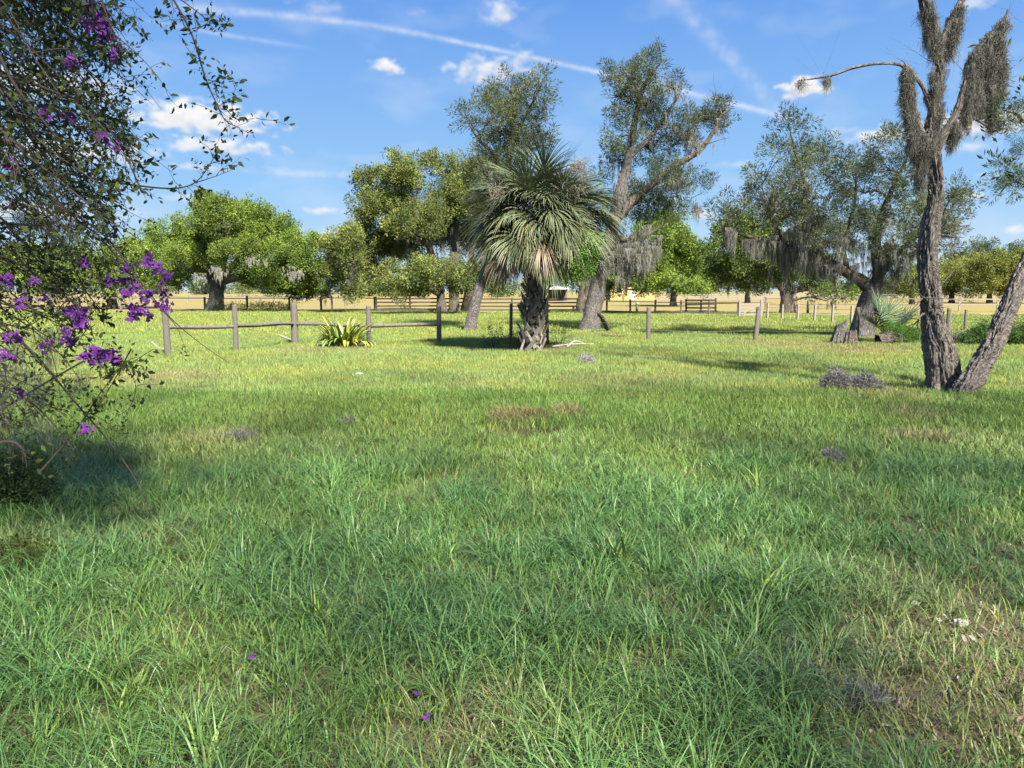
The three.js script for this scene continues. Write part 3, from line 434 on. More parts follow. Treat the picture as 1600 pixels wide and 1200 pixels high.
tree({ name: 'cedar_tree', seed: 7, base: [1345, 528], label: 'wide grey tree hung with long moss, beside the broken stump', leaf: 'fine', colours: GREEN.cedar, thick: 6.5, deep: 3.2, gap: 0.0, clump: 1.4, rise: 0.55, bark: M.barkGrey, boughs: 9,
  trunks: [[[1345, 530, 15], [1350, 500, 14], [1358, 468, 13.5], [1364, 450, 12]], [[1362, 455, 10], [1345, 438, 9.5], [1312, 420, 8], [1278, 402, 6.5], [1238, 388, 4.5], [1180, 372, 3], [1130, 358, 1.2]], [[1364, 455, 10], [1372, 430, 9], [1369, 393, 7.5], [1374, 347, 5.5], [1391, 303, 4], [1412, 258, 2], [1420, 228, 0.8]], [[1290, 408, 6], [1268, 375, 5], [1258, 330, 4.5], [1258, 287, 3.5], [1240, 228, 1.8], [1232, 192, 0.7]], [[1368, 440, 6], [1400, 400, 4.5], [1440, 360, 3], [1480, 335, 1.5]], [[1325, 428, 4], [1318, 380, 3.5], [1335, 320, 2.5], [1338, 262, 1]], [[1230, 386, 3], [1205, 340, 2.4], [1190, 290, 1]]],
  lobes: [[1235, 214, 17, 20], [1222, 246, 22, 18], [1266, 258, 28, 20], [1292, 248, 20, 20], [1250, 290, 36, 24], [1190, 284, 18, 14], [1202, 312, 32, 20], [1150, 335, 26, 14], [1180, 350, 36, 16], [1232, 340, 40, 24], [1290, 310, 30, 30], [1336, 268, 16, 30], [1350, 302, 22, 28], [1378, 268, 16, 24], [1392, 240, 20, 24], [1410, 222, 16, 22], [1402, 290, 26, 26], [1328, 352, 40, 28], [1380, 350, 34, 28], [1432, 330, 28, 20], [1450, 352, 30, 24], [1482, 330, 28, 18], [1492, 302, 16, 10], [1432, 390, 34, 24], [1300, 380, 30, 22, -1], [1480, 370, 24, 14], [1270, 362, 30, 20], [1500, 318, 14, 10], [1128, 345, 14, 12]],
  snags: [[1232, 194, 1238, 178, 0.8], [1338, 265, 1340, 240, 0.7], [1165, 365, 1120, 340, 0.7], [1190, 295, 1172, 268, 0.7], [1290, 250, 1285, 225, 0.6]],
  moss: [[1142, 362, 10, 6, 26, 1.3, 0.85], [1180, 378, 24, 5, 60, 1.2, 0.8, 0], [1225, 390, 24, 6, 80, 1.7, 0.85, -0.2], [1270, 402, 20, 8, 60, 1.5, 0.85, -0.3], [1305, 415, 16, 8, 30, 1.4, 0.85], [1325, 380, 22, 14, 40, 1.3, 1.05], [1382, 395, 12, 20, 50, 1.6, 0.95, -0.3], [1405, 410, 14, 16, 40, 1.4, 1.0, -0.4], [1475, 352, 24, 6, 34, 1.3, 0.85], [1258, 320, 10, 22, 40, 1.0, 1.0], [1225, 320, 40, 30, 50, 0.9, 0.8], [1400, 340, 30, 20, 40, 1.0, 0.9], [1265, 365, 6, 12, 20, 1.8, 1.0], [1180, 310, 24, 10, 20, 0.9, 0.8]] });
tree({ name: 'oak_tree', seed: 8, base: [1230, 490], label: 'low forked oak behind the posts, between gate and stump', leaf: 'oak', colours: GREEN.bright.concat(GREEN.deep), thick: 4.4, deep: 5, gap: -0.1, bark: M.barkDark,
  trunks: [[[1231, 491, 10], [1230, 470, 8.5], [1227, 455, 8]], [[1228, 458, 6], [1212, 440, 5], [1185, 420, 3], [1165, 395, 1.5]], [[1229, 458, 6], [1248, 452, 5], [1290, 450, 3.5], [1320, 455, 1.6]], [[1228, 456, 5], [1238, 435, 4], [1255, 405, 2]]],
  lobes: [[1168, 398, 36, 34], [1200, 428, 36, 20], [1148, 378, 30, 34], [1130, 415, 22, 30], [1242, 428, 36, 20], [1272, 436, 28, 18], [1290, 470, 26, 14, -2], [1315, 468, 22, 16, -2], [1185, 365, 26, 26], [1225, 395, 40, 26], [1150, 440, 30, 12], [1118, 380, 12, 18]],
  moss: [[1200, 450, 34, 5, 36, 1.5, 0.6], [1280, 455, 34, 5, 30, 1.3, 0.5], [1160, 448, 26, 5, 22, 1.4, 0.6], [1310, 475, 18, 4, 12, 1.2, 0.5]] });
tree({ name: 'oak_tree', seed: 9, base: [1168, 474], label: 'shady oak with slim trunk in the dry field behind the pale gate', leaf: 'oak', colours: GREEN.deep.concat(GREEN.bright), thick: 3.4, deep: 7, size: 1.3, gap: -0.15, bark: M.barkDark,
  trunks: [[[1168, 475, 4], [1168, 460, 3.4], [1170, 440, 2.5]]], lobes: [[1165, 430, 34, 20], [1195, 438, 28, 14], [1135, 438, 26, 16], [1120, 420, 16, 20], [1215, 430, 20, 14]], moss: [[1170, 448, 36, 4, 30, 2, 0.7]] });
for (const [k, px, py, label, lobes] of [
  [0, 1487, 473, 'round yellow green oak nearest the big twin trunk in the far row', [[1485, 432, 22, 22], [1505, 440, 18, 18], [1470, 446, 16, 14], [1495, 418, 16, 12]]],
  [1, 1546, 474, 'broad yellow green oak in the middle of the far row', [[1535, 432, 26, 24], [1560, 430, 24, 26], [1548, 415, 24, 14], [1525, 446, 20, 14], [1572, 446, 18, 14]]],
  [2, 1606, 474, 'yellow green oak at the end of the far row by the picture edge', [[1592, 432, 22, 26], [1618, 430, 26, 26], [1600, 412, 20, 14], [1640, 440, 22, 20]]],
  [3, 1425, 476, 'dull green oak in the far row, seen left of the big twin trunk', [[1415, 446, 26, 16], [1440, 438, 20, 20], [1395, 452, 18, 12]]]])
  tree({ name: 'oak_tree', seed: 20 + k, base: [px, py], label, group: 'oaks in the far row', leaf: 'oak', colours: k === 3 ? GREEN.olive : GREEN.yellow, thick: 2.6, deep: 5, size: 1.5, gap: -0.2, bark: M.barkDark, trunks: [[[px, py + 1, 4], [px, py - 12, 3.4], [px + 2, py - 35, 2]]], lobes, moss: [[px, py - 24, 28, 3, 24, 2, 0.6]] });
for (const [k, px, py, label, lobes] of [
  [0, 175, 482, 'light green oak filling the gap behind the purple flowering shrub', [[150, 420, 40, 28], [195, 405, 38, 28], [225, 425, 30, 24], [110, 430, 36, 26], [170, 445, 50, 14], [235, 395, 20, 18]]],
  [1, 40, 482, 'green oak at the far edge, mostly hidden by the flowering shrub', [[20, 420, 44, 34], [60, 415, 36, 30], [-20, 430, 40, 30], [70, 440, 30, 16]]]])
  tree({ name: 'oak_tree', seed: 30 + k, base: [px, py], label, leaf: 'oak', colours: GREEN.bright, thick: 3.2, deep: 6, size: 1.2, gap: -0.15, bark: M.barkDark, trunks: [[[px, py + 1, 7], [px, py - 20, 6], [px + 2, py - 50, 3]]], lobes });
for (const [k, px, py, label, lobes] of [
  [0, 1532, 468, 'sparse tall pine with a flat top above the far oak row', [[1530, 385, 22, 8], [1545, 392, 14, 8], [1518, 396, 12, 6], [1535, 405, 20, 8]]],
  [1, 1588, 468, 'bare topped pine rising over the end of the far oak row', [[1585, 396, 20, 10], [1600, 402, 14, 10], [1575, 408, 14, 8], [1592, 385, 10, 8]]],
  [2, 1500, 468, 'thin far pine beside the flat topped one', [[1500, 402, 14, 8], [1508, 410, 14, 8], [1492, 414, 10, 6]]]])
  tree({ name: 'pine_tree', seed: 40 + k, base: [px, py], label, group: 'far pines', leaf: 'oak', colours: GREEN.deep, thick: 1.0, deep: 5, size: 1.6, gap: 0, bark: M.barkDark, boughs: 4, trunks: [[[px, py + 1, 2], [px, py - 30, 1.7], [px + 1, py - 75, 0.8]]], lobes });
// trees in the distance, each its own
{
  const r = rng(90);
  const spots = [[560, 462, 22], [600, 463, 16], [470, 462, 20], [430, 463, 18], [1075, 461, 18], [1100, 462, 14], [1010, 463, 16], [960, 464, 18], [830, 463, 16], [780, 464, 18], [650, 463, 20], [1290, 463, 16], [1340, 463, 18], [1390, 463, 16], [250, 463, 20], [320, 462, 18], [380, 463, 16], [1650, 463, 22], [80, 463, 22], [-40, 463, 24]];
  spots.forEach(([px, py, h], k) => tree({ name: 'distant_tree', seed: 60 + k, base: [px, py], label: 'small far tree standing on the horizon beyond the dry fields', group: 'trees along the horizon', leaf: 'oak', colours: k % 3 ? GREEN.olive : GREEN.deep, thick: 0.45, deep: 10, size: 4, gap: -0.6, bark: M.barkDark, boughs: 2, trunks: [[[px, py + 0.4, 1.5], [px, py - h * 0.3, 1.2], [px + 1, py - h * 0.6, 0.6]]], lobes: [[px - h * 0.5, py - h * 0.5, h * 0.7, h * 0.34], [px + h * 0.5, py - h * 0.55, h * 0.7, h * 0.36], [px, py - h * 0.75, h * 0.6, h * 0.3]] }));
}
// the trees behind the viewpoint that shade the near grass
for (const [k, x, z, label] of [[0, 14, 10, 'tall thin shade oak behind the viewpoint on the twin trunk side, out of view'], [1, 7, 11, 'tall thin shade oak straight behind the viewpoint, out of view'], [2, 0, 10, 'tall thin shade oak behind the flowering shrub side, out of view']]) {
  const r = rng(950 + k), lobes = []; for (let i = 0; i < 18; i++) lobes.push([((i % 3) - 1) * 2.333 + 0.7 * (r() - 0.5), 12.5 + 4 * r(), 2.5, 2.0, -8.4 + (10 - z) + Math.floor(i / 3) * 2.2 + 0.8 * (r() - 0.5)]);
  tree({ name: 'shade_oak', seed: 50 + k, at: V(x, 0, z), label, leaf: 'shade', colours: GREEN.deep, thick: 0.15, deep: 1, size: 1.0, gap: -3, low: 6, bark: M.barkDark, boughs: 3,
    trunks: [[[0, 0, 0.42, 0], [0.1, 4, 0.34, 0.1], [0.2, 9, 0.24, -0.6], [0, 14, 0.1, -1.6]], [[0.15, 9, 0.12, -0.6], [1.6, 11.5, 0.09, -2.5], [2.6, 13.5, 0.05, -4.6]], [[0.1, 9.6, 0.12, -0.6], [-1.6, 12, 0.09, -2], [-2.8, 13.5, 0.05, -4]]], lobes });
}
// ---------------------------------------------------------------- the twin-trunked tree at the right
{
  const root = tree({ name: 'twin_trunk_tree', seed: 70, base: [1474, 610], label: 'big furrowed twin trunk tree with bearded moss, one trunk leaning out of the picture', leaf: 'near', colours: GREEN.cedar, thick: 2.2, deep: 1.6, gap: -0.05, clump: 1.6, size: 1.3, bark: M.barkNear, ridged: 0.35, roots: [1], boughs: 6, mossy: 1,
    trunks: [[[1474, 614, 25], [1474, 590, 23], [1467, 540, 20], [1458, 500, 16], [1455, 465, 14], [1450, 420, 12.8], [1452, 360, 12.6], [1460, 320, 10.4], [1462, 290, 10], [1458, 245, 10.4], [1453, 222, 11.5], [1457, 190, 8.8], [1461, 159, 6.2], [1469, 113, 5.8], [1466, 85, 5.8], [1458, 57, 6.2], [1447, 17, 6.6], [1438, -40, 6.5], [1432, -140, 6.5], [1440, -260, 3.5]],
      [[1499, 622, 17, -0.7], [1510, 606, 15.5, -0.7], [1530, 575, 14, -0.6], [1550, 540, 12.5, -0.5], [1572, 490, 11.5, -0.4], [1592, 440, 11, -0.2], [1616, 390, 10.5], [1642, 320, 10], [1660, 230, 9], [1680, 100, 7], [1690, -60, 4]],
      [[1455, 170, 4.5], [1444, 140, 3.2], [1430, 120, 3], [1417, 107, 2.6], [1401, 100, 2.2], [1367, 100, 2.0], [1333, 106, 1.8], [1302, 117, 1.5], [1271, 123, 1.1], [1248, 126, 0.7]],
      [[1458, 240, 8], [1471, 216, 6.5], [1492, 181, 5], [1503, 150, 4.5], [1515, 113, 4.2], [1526, 82, 3.6], [1546, 57, 3], [1570, 28, 2.0], [1575, 14, 0.9]],
      [[1466, 88, 7], [1478, 55, 6], [1496, 15, 5], [1512, -25, 4], [1530, -110, 2.5]],
      [[1446, 225, 6], [1432, 190, 5], [1424, 150, 4], [1417, 108, 2.5]],
      [[1650, 270, 4, 0.2], [1618, 215, 3], [1590, 180, 1.6], [1568, 172, 0.8]], [[1645, 310, 4, 0.2], [1610, 290, 2.5], [1580, 285, 1.4], [1560, 305, 0.7]], [[1492, 181, 2.5], [1520, 185, 1.6], [1545, 200, 0.8]], [[1560, 45, 1.6], [1580, 28, 0.8], [1590, 22, 0.5]]],
    lobes: [[1440, -270, 120, 70], [1560, -230, 130, 80], [1350, -190, 90, 50], [1670, -120, 120, 80], [1730, 60, 70, 70], [1530, -130, 60, 50], [1510, 190, 26, 18, 0], [1540, 200, 20, 14, 0], [1570, 110, 18, 26, 0.1], [1585, 170, 20, 16, 0], [1625, 180, 30, 20, 0.2], [1630, 270, 36, 20, 0.2], [1580, 283, 20, 18, 0]],
    snags: [[1417, 108, 1408, 94, 0.9], [1458, 95, 1440, 88, 1.2], [1302, 117, 1280, 135, 0.8], [1271, 123, 1290, 112, 0.5], [1570, 28, 1578, 12, 0.8], [1512, 120, 1490, 96, 0.7], [1448, 475, 1438, 462, 4], [1447, 490, 1436, 500, 4]] });
  // the moss bearding its forks, as thick curly coats
  const r = rng(71), base = root.position, D = -base.z, coat = [];
  const curl = new Build(), rc = rng(72);
  for (let k = 0; k < 70; k++) { const a = rc() * 6.283, pts = []; let p = randDir(rc).multiplyScalar(0.035), d = V(Math.cos(a), -0.6 - rc(), Math.sin(a)).normalize(); for (let s = 0; s < 9; s++) { pts.push(p.clone()); p = p.clone().addScaledVector(d, 0.024); d.add(randDir(rc).multiplyScalar(1.05)).add(V(0, -0.32, 0)).normalize(); } const g = 0.55 + 0.9 * rc(), sd = randDir(rc); curl.ribbon(pts, sd, t => 0.0048 * (1 - 0.5 * t), [g, g, g * 0.97]); }
  const path = (pts, n, rad, drop) => { const c = new THREE.CatmullRomCurve3(pts.map(q => at(q[0], q[1], D + (q[2] || 0)))); for (let k = 0; k < n; k++) { const p = c.getPoint(r()), q = Math.pow(r(), 0.7) * rad, a = r() * 6.283, g = 0.55 + 0.6 * r(); p.x += Math.cos(a) * q; p.z += Math.sin(a) * q; p.y += (r() - 0.5) * rad - r() * r() * drop; coat.push({ p: p.sub(base), q: turnTo(randDir(r).add(V(0, 2.2, 0)).normalize(), r), s: 0.55 + 0.7 * r(), c: [0.135 * g, 0.13 * g, 0.112 * g] }); } };
  path([[1417, 110], [1419, 150], [1426, 195], [1438, 235]], 170, 0.055, 0.16); path([[1428, 210], [1440, 222], [1452, 232]], 110, 0.10, 0.25); path([[1448, 10], [1458, 50], [1467, 85]], 70, 0.085, 0.1); path([[1482, 70], [1488, 40], [1500, 8]], 90, 0.075, 0.3);
  path([[1515, 115], [1526, 85], [1546, 60], [1570, 34]], 130, 0.05, 0.3); path([[1558, 50], [1563, 90], [1562, 140]], 80, 0.055, 0.2); path([[1548, 80], [1547, 130], [1552, 192]], 90, 0.04, 0.15); path([[1530, 90], [1526, 130], [1530, 168]], 80, 0.04, 0.15); path([[1516, 120], [1512, 150], [1508, 190]], 60, 0.035, 0.2);
  path([[1458, 245], [1462, 180], [1468, 110]], 60, 0.12, 0.1); path([[1440, 255], [1438, 290]], 20, 0.05, 0.15); path([[1491, 185], [1490, 215]], 24, 0.04, 0.25);
  path([[1296, 121], [1291, 128]], 3, 0.03, 0.02); path([[1250, 127], [1252, 128]], 1, 0.01, 0.01); path([[1435, 210], [1440, 250]], 60, 0.08, 0.15);
  const nd = []; for (const [px, py, w, h, n] of [[1588, 172, 22, 14, 26], [1575, 182, 12, 10, 10], [1598, 190, 12, 20, 12], [1585, 262, 16, 12, 16], [1575, 290, 14, 14, 18], [1596, 282, 10, 16, 12], [1600, 230, 10, 12, 8]]) for (let k = 0; k < n; k++) { const g = 0.7 + 0.6 * r(); nd.push({ p: at(px + (r() - 0.5) * 2 * w, py + (r() - 0.5) * 2 * h, D + (r() - 0.5) * 0.5).sub(base), q: turnTo(V(-0.8, 0.1, 0.3).add(randDir(r)).normalize(), r), s: 0.35 + 0.3 * r(), c: [0.08 * g, 0.115 * g, 0.055 * g] }); } copies('needles', SPRAY.needle[0], M.leaf, nd, root);
  const beard = [1, 2, 3].map(k => mossClump(480 + k, 42, 0.07, 0.06, 0.34, 0.0042)), bl = [[], [], []]; for (const e of coat) for (let k = 0; k < (r() < 0.5 ? 1 : 2); k++) bl[Math.floor(r() * 3)].push({ p: e.p.clone().add(randDir(r).multiplyScalar(0.04)), q: qY(r() * 6.283, 0.5, r), s: V(0.9, 0.5 + 0.8 * r(), 0.9), c: (g => e.c.map(v => v * g))(0.75 + 0.8 * r()) }); beard.forEach((g, i) => copies('hanging_moss', g, M.dull, bl[i], root));
  copies('bearded_moss', curl.geo(), M.dull, coat.filter((_, i) => i % 2), root);
}

// ---------------------------------------------------------------- the purple flowering shrub at the left
{
  const base = V(-4.35, 0, -4.9), r = rng(303); base.y = height(base.x, base.z) - 0.02;
  const root = thing('flowering_shrub', base, 'sprawling purple bougainvillea with arching dark stems, overhanging the near grass', 'shrub');
  // leafy twigs
  const leafTwig = seed => { const q = rng(seed), b = new Build(), n = 5 + Math.floor(q() * 3), L = 0.10 + 0.07 * q(); let p = V(0, 0, 0), d = V(0, 1, 0);
    const line = [p.clone()]; for (let k = 0; k < n; k++) { d.add(randDir(q).multiplyScalar(0.3)).normalize(); p = p.clone().addScaledVector(d, L / n); line.push(p.clone());
      const a = q() * 6.283, side = V(Math.cos(a), 0.15 + 0.5 * q(), Math.sin(a)).normalize(), s = V().crossVectors(side, randDir(q)).normalize(), ll = 0.024 + 0.018 * q(), lw = ll * 0.46, g = 0.75 + 0.5 * q(), col = q() < 0.12 ? [1.7 * g, 1.25 * g, 0.6 * g] : [g, g, g], o = p.clone().addScaledVector(side, 0.008), up = V().crossVectors(s, side).multiplyScalar(ll * 0.10);
      const v = [b.v(o, col), b.v(o.clone().addScaledVector(side, ll * 0.35).addScaledVector(s, lw / 2).add(up), col), b.v(o.clone().addScaledVector(side, ll * 0.75).addScaledVector(s, lw * 0.3).add(up), col), b.v(o.clone().addScaledVector(side, ll).addScaledVector(up, -1), col), b.v(o.clone().addScaledVector(side, ll * 0.75).addScaledVector(s, -lw * 0.3).add(up), col), b.v(o.clone().addScaledVector(side, ll * 0.35).addScaledVector(s, -lw / 2).add(up), col)];
      b.tri(v[0], v[1], v[5]); b.quad(v[1], v[2], v[4], v[5]); b.tri(v[2], v[3], v[4]); }
    const dark = [0.8, 0.5, 0.6]; for (const sd of [V(1, 0, 0), V(0, 0, 1)]) b.ribbon(line, sd, t => 0.0028 * (1 - 0.6 * t), dark); return b.geo(); };
  const twigs = [1, 2, 3, 4, 5].map(s => leafTwig(400 + s)), lists = twigs.map(() => []), stems = [];
  // the outline of the thicket's open side, photo place of its edge at each height
  const edge = py => { const t = [[-200, 235], [0, 215], [60, 212], [150, 250], [210, 245], [300, 262], [380, 235], [440, 245], [520, 205], [570, 170], [640, 165], [700, 110], [780, 80], [860, 60]]; for (let k = 0; k < t.length - 1; k++) if (py <= t[k + 1][0]) return mix(t[k][1], t[k + 1][1], clamp((py - t[k][0]) / (t[k + 1][0] - t[k][0]))); return 60; };
  const addLeaves = (curve, t0, t1, every, len = 1) => { const L = curve.getLength() * (t1 - t0), n = Math.max(1, Math.round(L / every)); for (let k = 0; k < n; k++) { const t = t0 + (t1 - t0) * (k + r()) / n, p = curve.getPoint(clamp(t)), T = curve.getTangent(clamp(t)), d = randDir(r).add(T.clone().multiplyScalar(0.7)).add(V(0, 0.15, 0)).normalize(), g = 0.7 + 0.6 * r(); lists[Math.floor(r() * 5)].push({ p: p.sub(base), q: turnTo(d, r), s: len * (0.7 + 0.6 * r()), c: mix3([0.04 * g, 0.066 * g, 0.022 * g], [0.075 * g, 0.105 * g, 0.028 * g], r() * r()) }); } };
  const addStem = (pts, r0, r1, n = 26) => { stems.push(from(limb(pts, [r0, mix(r0, r1, 0.55), r1], 5, n, null, false), base)); return new THREE.CatmullRomCurve3(pts, false, 'centripetal'); };
  for (let k = 0; k < 172; k++) {
    const ey = k > 150 ? 170 + 270 * r() : -180 + 900 * Math.pow(r(), 1.15), ex = edge(ey) - 34 - Math.abs(r() + r() + r() - 1.5) * (k % 3 ? 260 : 120) + 8 * r(), D = 4.4 + (r() + r() - 1) * 1.2;
    const al = (ey < 420 ? 0.35 + 0.65 * r() : 0.1 + 0.75 * r()), L = 260 + 320 * r(), sx = ex - L * Math.cos(al), sy = ey - L * Math.sin(al), e = at(ex, ey, D), s = at(sx, sy, D + (r() - 0.5) * 0.6), m = s.clone().lerp(e, 0.5).add(V(0.02, 0.05 + 0.12 * r(), (r() - 0.5) * 0.2)).add(randDir(r).multiplyScalar(0.07));
    const back = V(base.x + (r() - 0.5) * 0.7, base.y, base.z + (r() - 0.5) * 0.9), up = V(Math.min(s.x, base.x) - 0.2 - 0.5 * r(), Math.max(0.7, s.y * 0.7), mix(base.z, s.z, 0.6));
    const q1 = m.clone().lerp(e, 0.6).add(randDir(r).multiplyScalar(0.06)), c = addStem([back, up, s, m, q1, e], 0.008 + 0.008 * r(), 0.0015, 40);
    const leafy = ey > 560 ? 0.28 : 0.205; addLeaves(c, 0.42, 1, leafy * (0.7 + 0.8 * r()));
    for (let w = 0; w < 7; w++) { const t = 0.45 + 0.5 * r(), p = c.getPoint(t), T = c.getTangent(t), d = T.clone().multiplyScalar(0.8).add(randDir(r).multiplyScalar(0.9)).add(V(0, -0.1, 0)).normalize(), ll = 0.12 + 0.24 * r(), q = p.clone().addScaledVector(d, ll).add(V(0, -0.2 * ll, 0)), tc = addStem([p, p.clone().lerp(q, 0.5).add(V(0, 0.05 * ll, 0)).add(randDir(r).multiplyScalar(0.04 * ll)), q], 0.003, 0.0008, 7); addLeaves(tc, 0.1, 1, leafy * 1.3); }
  }
  // the single branches that stand out against the sky and the lawn
  const own = (pts, r0, r1, every, D = 4.2) => { const c = addStem(pts.map((p, i) => at(p[0], p[1], D + 0.06 * Math.sin(i * 2 + p[0]))), r0, r1, 30); if (every) addLeaves(c, 0.05, 1, every); return c; };
  own([[60, -240], [190, -130], [262, -15], [300, 55], [322, 125], [340, 165], [352, 188], [375, 200]], 0.008, 0.002, 0.045);
  own([[262, -15], [310, 20], [330, 38]], 0.004, 0.001, 0.04); own([[327, 130], [352, 120], [372, 135]], 0.003, 0.001, 0.04); own([[348, 165], [372, 187], [402, 184]], 0.003, 0.001, 0.1); own([[300, 45], [320, 40], [335, 35]], 0.003, 0.001, 0.04);
  own([[100, 270], [200, 288], [275, 294], [305, 285], [325, 262], [338, 240]], 0.006, 0.0015, 0.05); own([[305, 286], [335, 276], [362, 266]], 0.003, 0.001, 0.045);
  own([[60, 300], [165, 370], [215, 435], [270, 500], [318, 540], [356, 566]], 0.006, 0.0012, 0); own([[165, 380], [240, 470], [275, 510], [290, 545]], 0.004, 0.001, 0.4);
  own([[-80, 430], [60, 560], [110, 620], [170, 690], [215, 755], [233, 806]], 0.008, 0.0014, 0); own([[-60, 660], [0, 640], [60, 605], [130, 565], [160, 550], [195, 575]], 0.010, 0.002, 0.12); own([[60, 740], [120, 670], [160, 610], [190, 575], [230, 562]], 0.005, 0.001, 0.06); own([[160, 590], [200, 570], [240, 545]], 0.003, 0.001, 0.12); own([[0, 600], [50, 630], [90, 670], [118, 708]], 0.008, 0.002, 0.3);
  own([[-40, 700], [20, 690], [38, 710], [42, 730]], 0.008, 0.003, 0.3); own([[205, 545], [175, 600], [120, 690]], 0.004, 0.001, 0.08); own([[190, 560], [212, 605], [192, 660]], 0.003, 0.001, 0.04); own([[120, 640], [150, 650], [180, 670]], 0.003, 0.001, 0.04);
  own([[-120, 260], [0, 225], [60, 245], [120, 285], [200, 330]], 0.014, 0.004, 0.06, 4.8); own([[-120, 290], [0, 280], [70, 262], [120, 300], [180, 350]], 0.016, 0.004, 0.06, 4.9); own([[-100, 330], [20, 350], [90, 345], [135, 300]], 0.012, 0.003, 0.08, 4.6);
  mesh('stems', mergeGeometries(stems), M.twig, root, 'stuff');
  twigs.forEach((g, i) => copies('leaves', g, M.leaf, lists[i], root));
  // purple bracts in clusters
  const bractGeo = seed => { const q = rng(seed), b = new Build(); for (let k = 0; k < 3; k++) for (let j = 0; j < 3; j++) { const o = randDir(q).multiplyScalar(0.018), a = j * 2.1 + q(), d = V(Math.cos(a), 0.5, Math.sin(a)).normalize(), s = V(-Math.sin(a), 0, Math.cos(a)), L = 0.024 + 0.01 * q(), g = 0.7 + 0.6 * q(), col = [g, g, g], f = V().crossVectors(s, d).multiplyScalar(0.005);
    const v = [b.v(o, col), b.v(o.clone().addScaledVector(d, L * 0.45).addScaledVector(s, L * 0.42).add(f), col), b.v(o.clone().addScaledVector(d, L), col), b.v(o.clone().addScaledVector(d, L * 0.45).addScaledVector(s, -L * 0.42).add(f), col)]; b.tri(v[0], v[1], v[2]); b.tri(v[0], v[2], v[3]); } return b.geo(true); };
  const bg = [1, 2, 3].map(s => bractGeo(440 + s));
  for (const [px, py, w, n] of [[140, 5, 16, 12], [152, 30, 14, 16], [163, 48, 12, 16], [168, 60, 6, 6], [103, 92, 8, 7], [115, 100, 6, 5], [185, 72, 5, 3], [180, 86, 4, 2], [75, 178, 7, 4], [98, 182, 8, 6], [163, 216, 6, 4], [188, 235, 6, 4], [20, 255, 8, 5], [195, 428, 14, 4], [208, 412, 10, 4], [218, 440, 12, 4], [248, 440, 9, 4], [262, 432, 7, 4], [232, 410, 7, 6], [205, 455, 10, 7], [228, 462, 9, 7], [255, 460, 7, 6], [222, 478, 8, 6], [212, 492, 8, 8], [228, 494, 6, 5], [250, 475, 6, 4], [262, 480, 5, 4], [112, 487, 8, 8], [124, 495, 12, 18], [125, 508, 9, 12], [104, 516, 8, 8], [110, 532, 8, 9], [143, 553, 11, 16], [160, 556, 9, 12], [180, 557, 9, 12], [70, 538, 12, 6], [10, 560, 14, 8], [15, 530, 12, 6], [135, 668, 5, 6], [38, 470, 10, 4], [60, 440, 8, 3], [12, 440, 10, 5], [35, 476, 6, 4], [72, 466, 6, 4], [130, 412, 6, 3], [175, 440, 8, 5], [190, 420, 8, 6], [240, 420, 8, 6], [30, 612, 8, 3]]) {
    const D = 3.75 + (r() - 0.5) * 0.3, L = []; const fl = at(px, py, D);
    for (let k = 0; k < Math.ceil(n * 0.42); k++) { const p = fl.clone().add(V((r() + r() - 1) * w, (r() + r() - 1) * w * 0.8, (r() + r() - 1) * w).multiplyScalar(D / 1200)), g = 0.6 + 0.8 * r(); L.push({ p: p.sub(base), q: turnTo(randDir(r), r), s: 0.65 + 0.45 * r(), c: [0.15 * g, 0.016 * g, 0.245 * g] }); }
    copies('blossom', bg[Math.floor(r() * 3)], M.bract, L, root);
  }
  // grey moss caught in it
  const fineMoss = [1, 2, 3, 4].map(k => mossClump(460 + k, 34, 0.34, 0.1, 1.0, 0.006)), ml = MOSS.map(() => []); for (const [px, py, w, h, n, s] of [[85, 320, 20, 40, 10, 0.35], [10, 630, 14, 50, 6, 0.34], [100, 690, 6, 14, 2, 0.22], [55, 650, 20, 20, 3, 0.22], [125, 580, 5, 20, 5, 0.25], [150, 560, 5, 12, 4, 0.22], [75, 540, 14, 24, 10, 0.3], [60, 600, 20, 20, 8, 0.3], [40, 330, 20, 40, 8, 0.3], [20, 560, 20, 30, 10, 0.3]]) for (let k = 0; k < n; k++) { const g = 0.7 + 0.5 * r(); ml[Math.floor(r() * 4)].push({ p: at(px + (r() - 0.5) * 2 * w, py + (r() - 0.5) * 2 * h, 4.4 + (r() - 0.5) * 0.5).sub(base), q: qY(r() * 6.28), s: s * (0.5 + 0.6 * r()), c: [0.13 * g, 0.13 * g, 0.125 * g] }); }
  ml.forEach((L, i) => L.length && copies('spanish_moss', fineMoss[i], M.dull, L, root));
}
